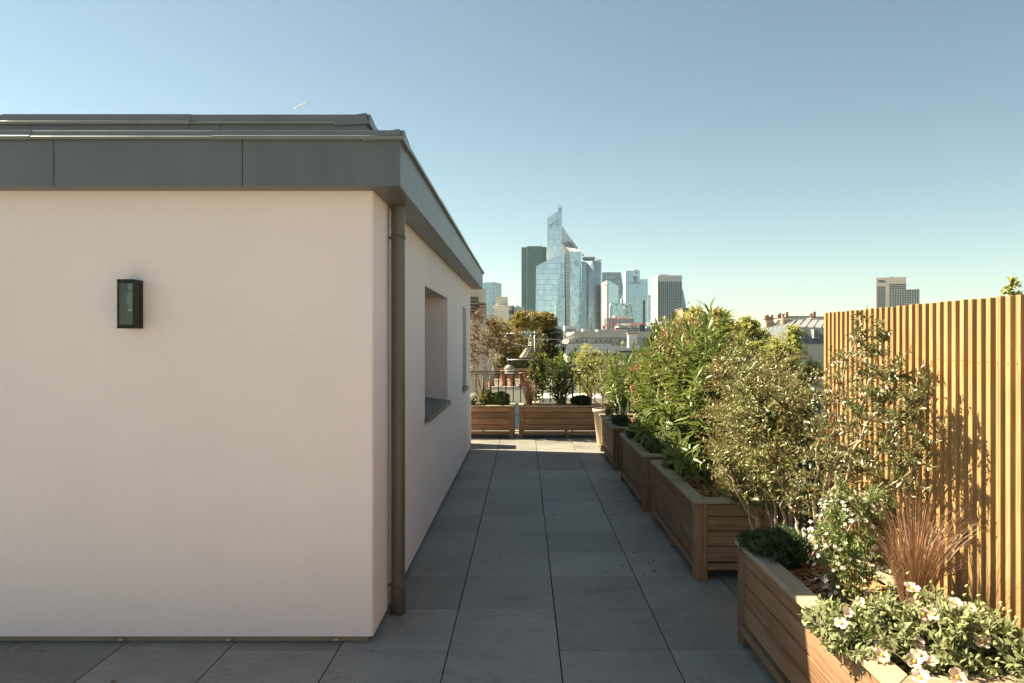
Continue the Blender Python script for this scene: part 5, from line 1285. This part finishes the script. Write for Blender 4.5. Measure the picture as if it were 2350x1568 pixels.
# tower with red and blue emblem
t = tower('plain blue glass tower with a small red and blue emblem near its top')
zbox('tall_shaft', 1461, 1579, 743, BOT, 1050, 34, F_total, t, True); zbox('lower_shaft', 1579.5, 1649, 817, BOT, 1052, 30, F_total, t, True)
zbox('dark_strip', 1608, 1626, 1005, BOT, 1050.5, 2, M['tower_dark'], t, True); zbox('corner', 1459, 1462, 744, BOT, 1049, 3, M['tower_dark'], t, True)
zbox('roof_plant', 1538, 1563, 737, 743, 1060, 6, M['tower_dark'], t); zbox('mast', 1520, 1528, 722, 743, 1060, 3, M['tower_white'], t); zbox('vent', 1545, 1555, 758, 770, 1049.2, 1, M['tower_dark'], t)
sign('T', 1534, 820, 11, 1049, M['sign_red'], t, 1.0, 'emblem'); sign('E', 1549, 820, 11, 1049, M['sign_blue'], t, 1.0, 'emblem'); zb_(1520, 1533, 808, 813, 1048.6, M['sign_red'], t, 'emblem'); sign('TotalEnergies', 1540, 850, 4.2, 1049, M['sign_red'], t, .72)
for i in range(4): zbox('opening', 1520 + i * 11, 1527 + i * 11, 983, 985.5, 1049.3, 1, M['tower_dark'], t)
t = tower('sliver of pale tower between the slate and emblem towers'); zbox('shaft', 1424, 1462, 896, BOT, 1300, 20, F_total, t, True); zbox('annex', 1415, 1448, 990, BOT, 1150, 10, M['tower_white'], t, True)
for i in range(3): zbox('annex_window', 1416, 1446, 997 + i * 12, 1002 + i * 12, 1149.5, 1, M['tower_dark'], t)
t = tower('slim pale tower in the gap left of the striped tower'); zbox('shaft', 1651, 1690, 968, BOT, 1150, 20, F_pale, t, True); zbox('attic', 1650, 1691, 961, 968, 1149, 22, M['tower_dark'], t)
# striped dark tower
t = tower('dark tower with white upright piers, rightmost of the main cluster')
Y = 800.0; X0, Zt = px(zx(1737), zy(783), Y); X1, _ = px(zx(1949), zy(783), Y); Zb = px(0, zy(838), Y)[1]
bx('shaft', X0 + .4, X1 - .4, Y + .8, Y + 33, GZ, Zt - .3, F_win, t)
bx('side_wall', X0 - .25, X0 + .39, Y - .1, Y + 33, GZ, Zt, M['tower_beige'], t)
np_ = 12; w = (X1 - X0)
for i in range(np_):
    x_ = X0 + .4 + (w - .8) * (i / (np_ - 1)); bx('pier', x_ - .62, x_ + .62, Y - .05, Y + .79, GZ, Zb - .02, M['tower_grey'], t)
for i in range(27):
    x_ = X0 + .4 + (w - .8) * (i / 26); bx('crown_fin', x_ - .42, x_ + .42, Y - .3, Y + .79, Zb, Zt, M['tower_white'], t)
bx('crown_back', X0 + .4, X1 - .4, Y + .1, Y + .8, Zb, Zt - .3, M['tower_grey'], t); bx('roof_plant', X0 + 3, X0 + 14, Y + 8, Y + 20, Zt, Zt + 1.6, M['tower_white'], t)
for a in (1755, 1784): zbox('aerial', a, a + 1.5, 752, 785, Y + 12, .5, M['steel'], t)
sign('INDIGO.EU', 1872, 808, 4.5, Y - .2, M['sign_white'], t, 1.0)
zprism('rear_wing', [(1692, BOT), (1692, 888), (1700, 880), (1736, 842), (1736, BOT)], Y + 34, 12, M['tower_beige'], t)
t = tower('leaning grey tower sliver behind the striped tower'); zprism('shaft', [(1930, BOT), (1945, 880), (1962, 925), (1992, 1085), (1992, BOT)], 1000, 25, F_slate, t)
for i in range(7): zbox('pale_pane', 1954 + i * 3.5, 1959 + i * 3.8, 935 + i * 20, 942 + i * 20, 999.5, 1, M['tower_white'], t)
# left pair beside the white chimney
t = tower('pale glass tower directly right of the grey roof edge'); zprism('shaft', [(150, BOT), (150, 862), (208, 847), (240, 850), (286, 868), (286, BOT)], 700, 24, F_low, t); zprism('white_edge', [(255, BOT), (255, 856), (285, 868), (285, BOT)], 699.5, .6, F_pale, t)
t = tower('banded white tower behind the square white chimney'); zprism('shaft', [(210, BOT), (210, 846), (310, 843), (320, 850), (357, 852), (357, BOT)], 760, 24, F_pale, t)
for i in range(15): zbox('floor_band', 286, 357, 866 + i * 17, 872 + i * 17, 759.3, .8, M['tower_white'], t)
t = tower('small white block with roof aerials left of the dark green tower'); zbox('block', 424, 470, 1052, BOT, 300, 12, F_bal, t, True); zbox('block', 470.5, 560, 1062, BOT, 305, 12, M['tower_white'], t, True); zbox('mast', 458, 469, 1050, BOT, 60, .3, M['iron'], t, True)
zbox('roof_plant', 488, 520, 1050, 1062, 306, 4, M['tower_grey'], t)
# lower blocks in front of the towers
t = thing('finned_block', 'low brown block with white upright fins behind the crane', 'building'); zbox('wall', 1286, 1530, 1158, BOT, 420, 14, M['tower_brown'], t, True); zbox('canopy', 1355, 1440, 1140, 1158, 421, 8, M['tower_white'], t)
for i in range(19): zbox('fin', 1288 + i * 12.8, 1293 + i * 12.8 + (i % 4), 1152, 1300, 419.4, .5, M['tower_white'], t)
t = thing('balcony_block', 'cream apartment block with rows of windows under the crane jib', 'building'); zbox('wall', 1392, 1578, 1228, BOT, 330, 14, M['tower_beige'], t, True)
for r_ in range(4):
    zbox('balcony', 1390, 1579, 1243 + r_ * 16, 1247 + r_ * 16, 329.2, .8, M['tower_white'], t)
    for i in range(11):
        if (i * 7 + r_ * 3) % 5: zbox('window', 1398 + i * 16, 1408 + i * 16, 1232 + r_ * 16, 1242 + r_ * 16, 329.8, .3, M['voiddark'], t)
zbox('dark_end', 1579, 1626, 1215, BOT, 332, 10, M['tower_dark'], t, True)
t = thing('grey_block', 'plain grey block left of the striped tower base', 'building'); zbox('wall', 1627, 1692, 1250, BOT, 340, 12, M['concrete'], t, True); zbox('attic', 1640, 1680, 1238, 1250, 342, 8, M['tower_grey'], t)
# two towers far right above the fence
def turned(label, xl, Y, ang):
    t = tower(label); t.location = (px(xl, 0, Y)[0], Y, 0); t.rotation_euler.z = ang; return t
t = turned('beige tower with rows of small windows above the fence', 2010.5, 600, -.45)
Zt = px(0, 638.5, 597)[1]; W = 22.4
bx('shaft', 0, W, 0, 14, GZ, Zt, M['tower_beige'], t); bx('roof_plant', 10, 13, 3, 7, Zt, Zt + .9, M['tower_grey'], t); bx('roof_slot', 1.5, 6.2, -.15, .1, Zt - 3.3, Zt - 2.0, M['tower_dark'], t)
for r_ in range(14):
    for i in range(14):
        if i in (4, 5) or (r_ < 1 and i < 4): continue
        bx('window', .8 + i * 1.53, 1.75 + i * 1.53, -.12, .1, Zt - 6.4 - r_ * 1.82, Zt - 5.4 - r_ * 1.82, M['voiddark'], t)
t = turned('dark slate block with a pale window grid beside the beige tower', 2045, 560, -.47)
Zt = px(0, 666, 557)[1]; W = 19.6
bx('shaft', 0, W, 0, 12, GZ, Zt, M['tower_dark'], t)
for r_ in range(10): bx('floor_band', -.05, W + .05, -.25, -.01, Zt - .5 - r_ * 1.8, Zt - r_ * 1.8, M['tower_grey'], t)
for i in range(12): bx('mullion', .5 + i * 1.68, .8 + i * 1.68, -.2, -.012, Zt - 19, Zt - .52, M['tower_white'], t)
# contrail
ct = Tubes(); a_, b_ = Vector((*px(672, 252, 8000)[:1], 8000, px(672, 252, 8000)[1])), Vector((px(712, 234, 8000)[0], 8000, px(712, 234, 8000)[1]))
ct.add([a_, a_.lerp(b_, .3), a_.lerp(b_, .7), b_], [2.5, 9.0, 9.5, 3.0], 8)
M['vapour'] = plain('vapour', (.85, .85, .85), .9, 0, .02)
tag(link('contrail', ct.mesh(M['vapour'])), 'short white contrail in the sky above the roof edge', 'contrail')
# ------------------------------------------------------------------ thin city haze
bm = bmesh.new(); add_box(bm, -2600, 2600, -590, 5000, GZ - 1.5, 420)
HZ = N('haze_air'); pv = HZ.n('ShaderNodeVolumePrincipled'); pv.inputs['Color'].default_value = (.74, .88, 1.0, 1); pv.inputs['Density'].default_value = .00007; pv.inputs['Anisotropy'].default_value = .3
HZ.l(pv.outputs[0], HZ.out.inputs['Volume'])
tag(link('haze', mesh_of(bm, HZ.m)), 'thin pale haze over the city', 'haze', kind='stuff')
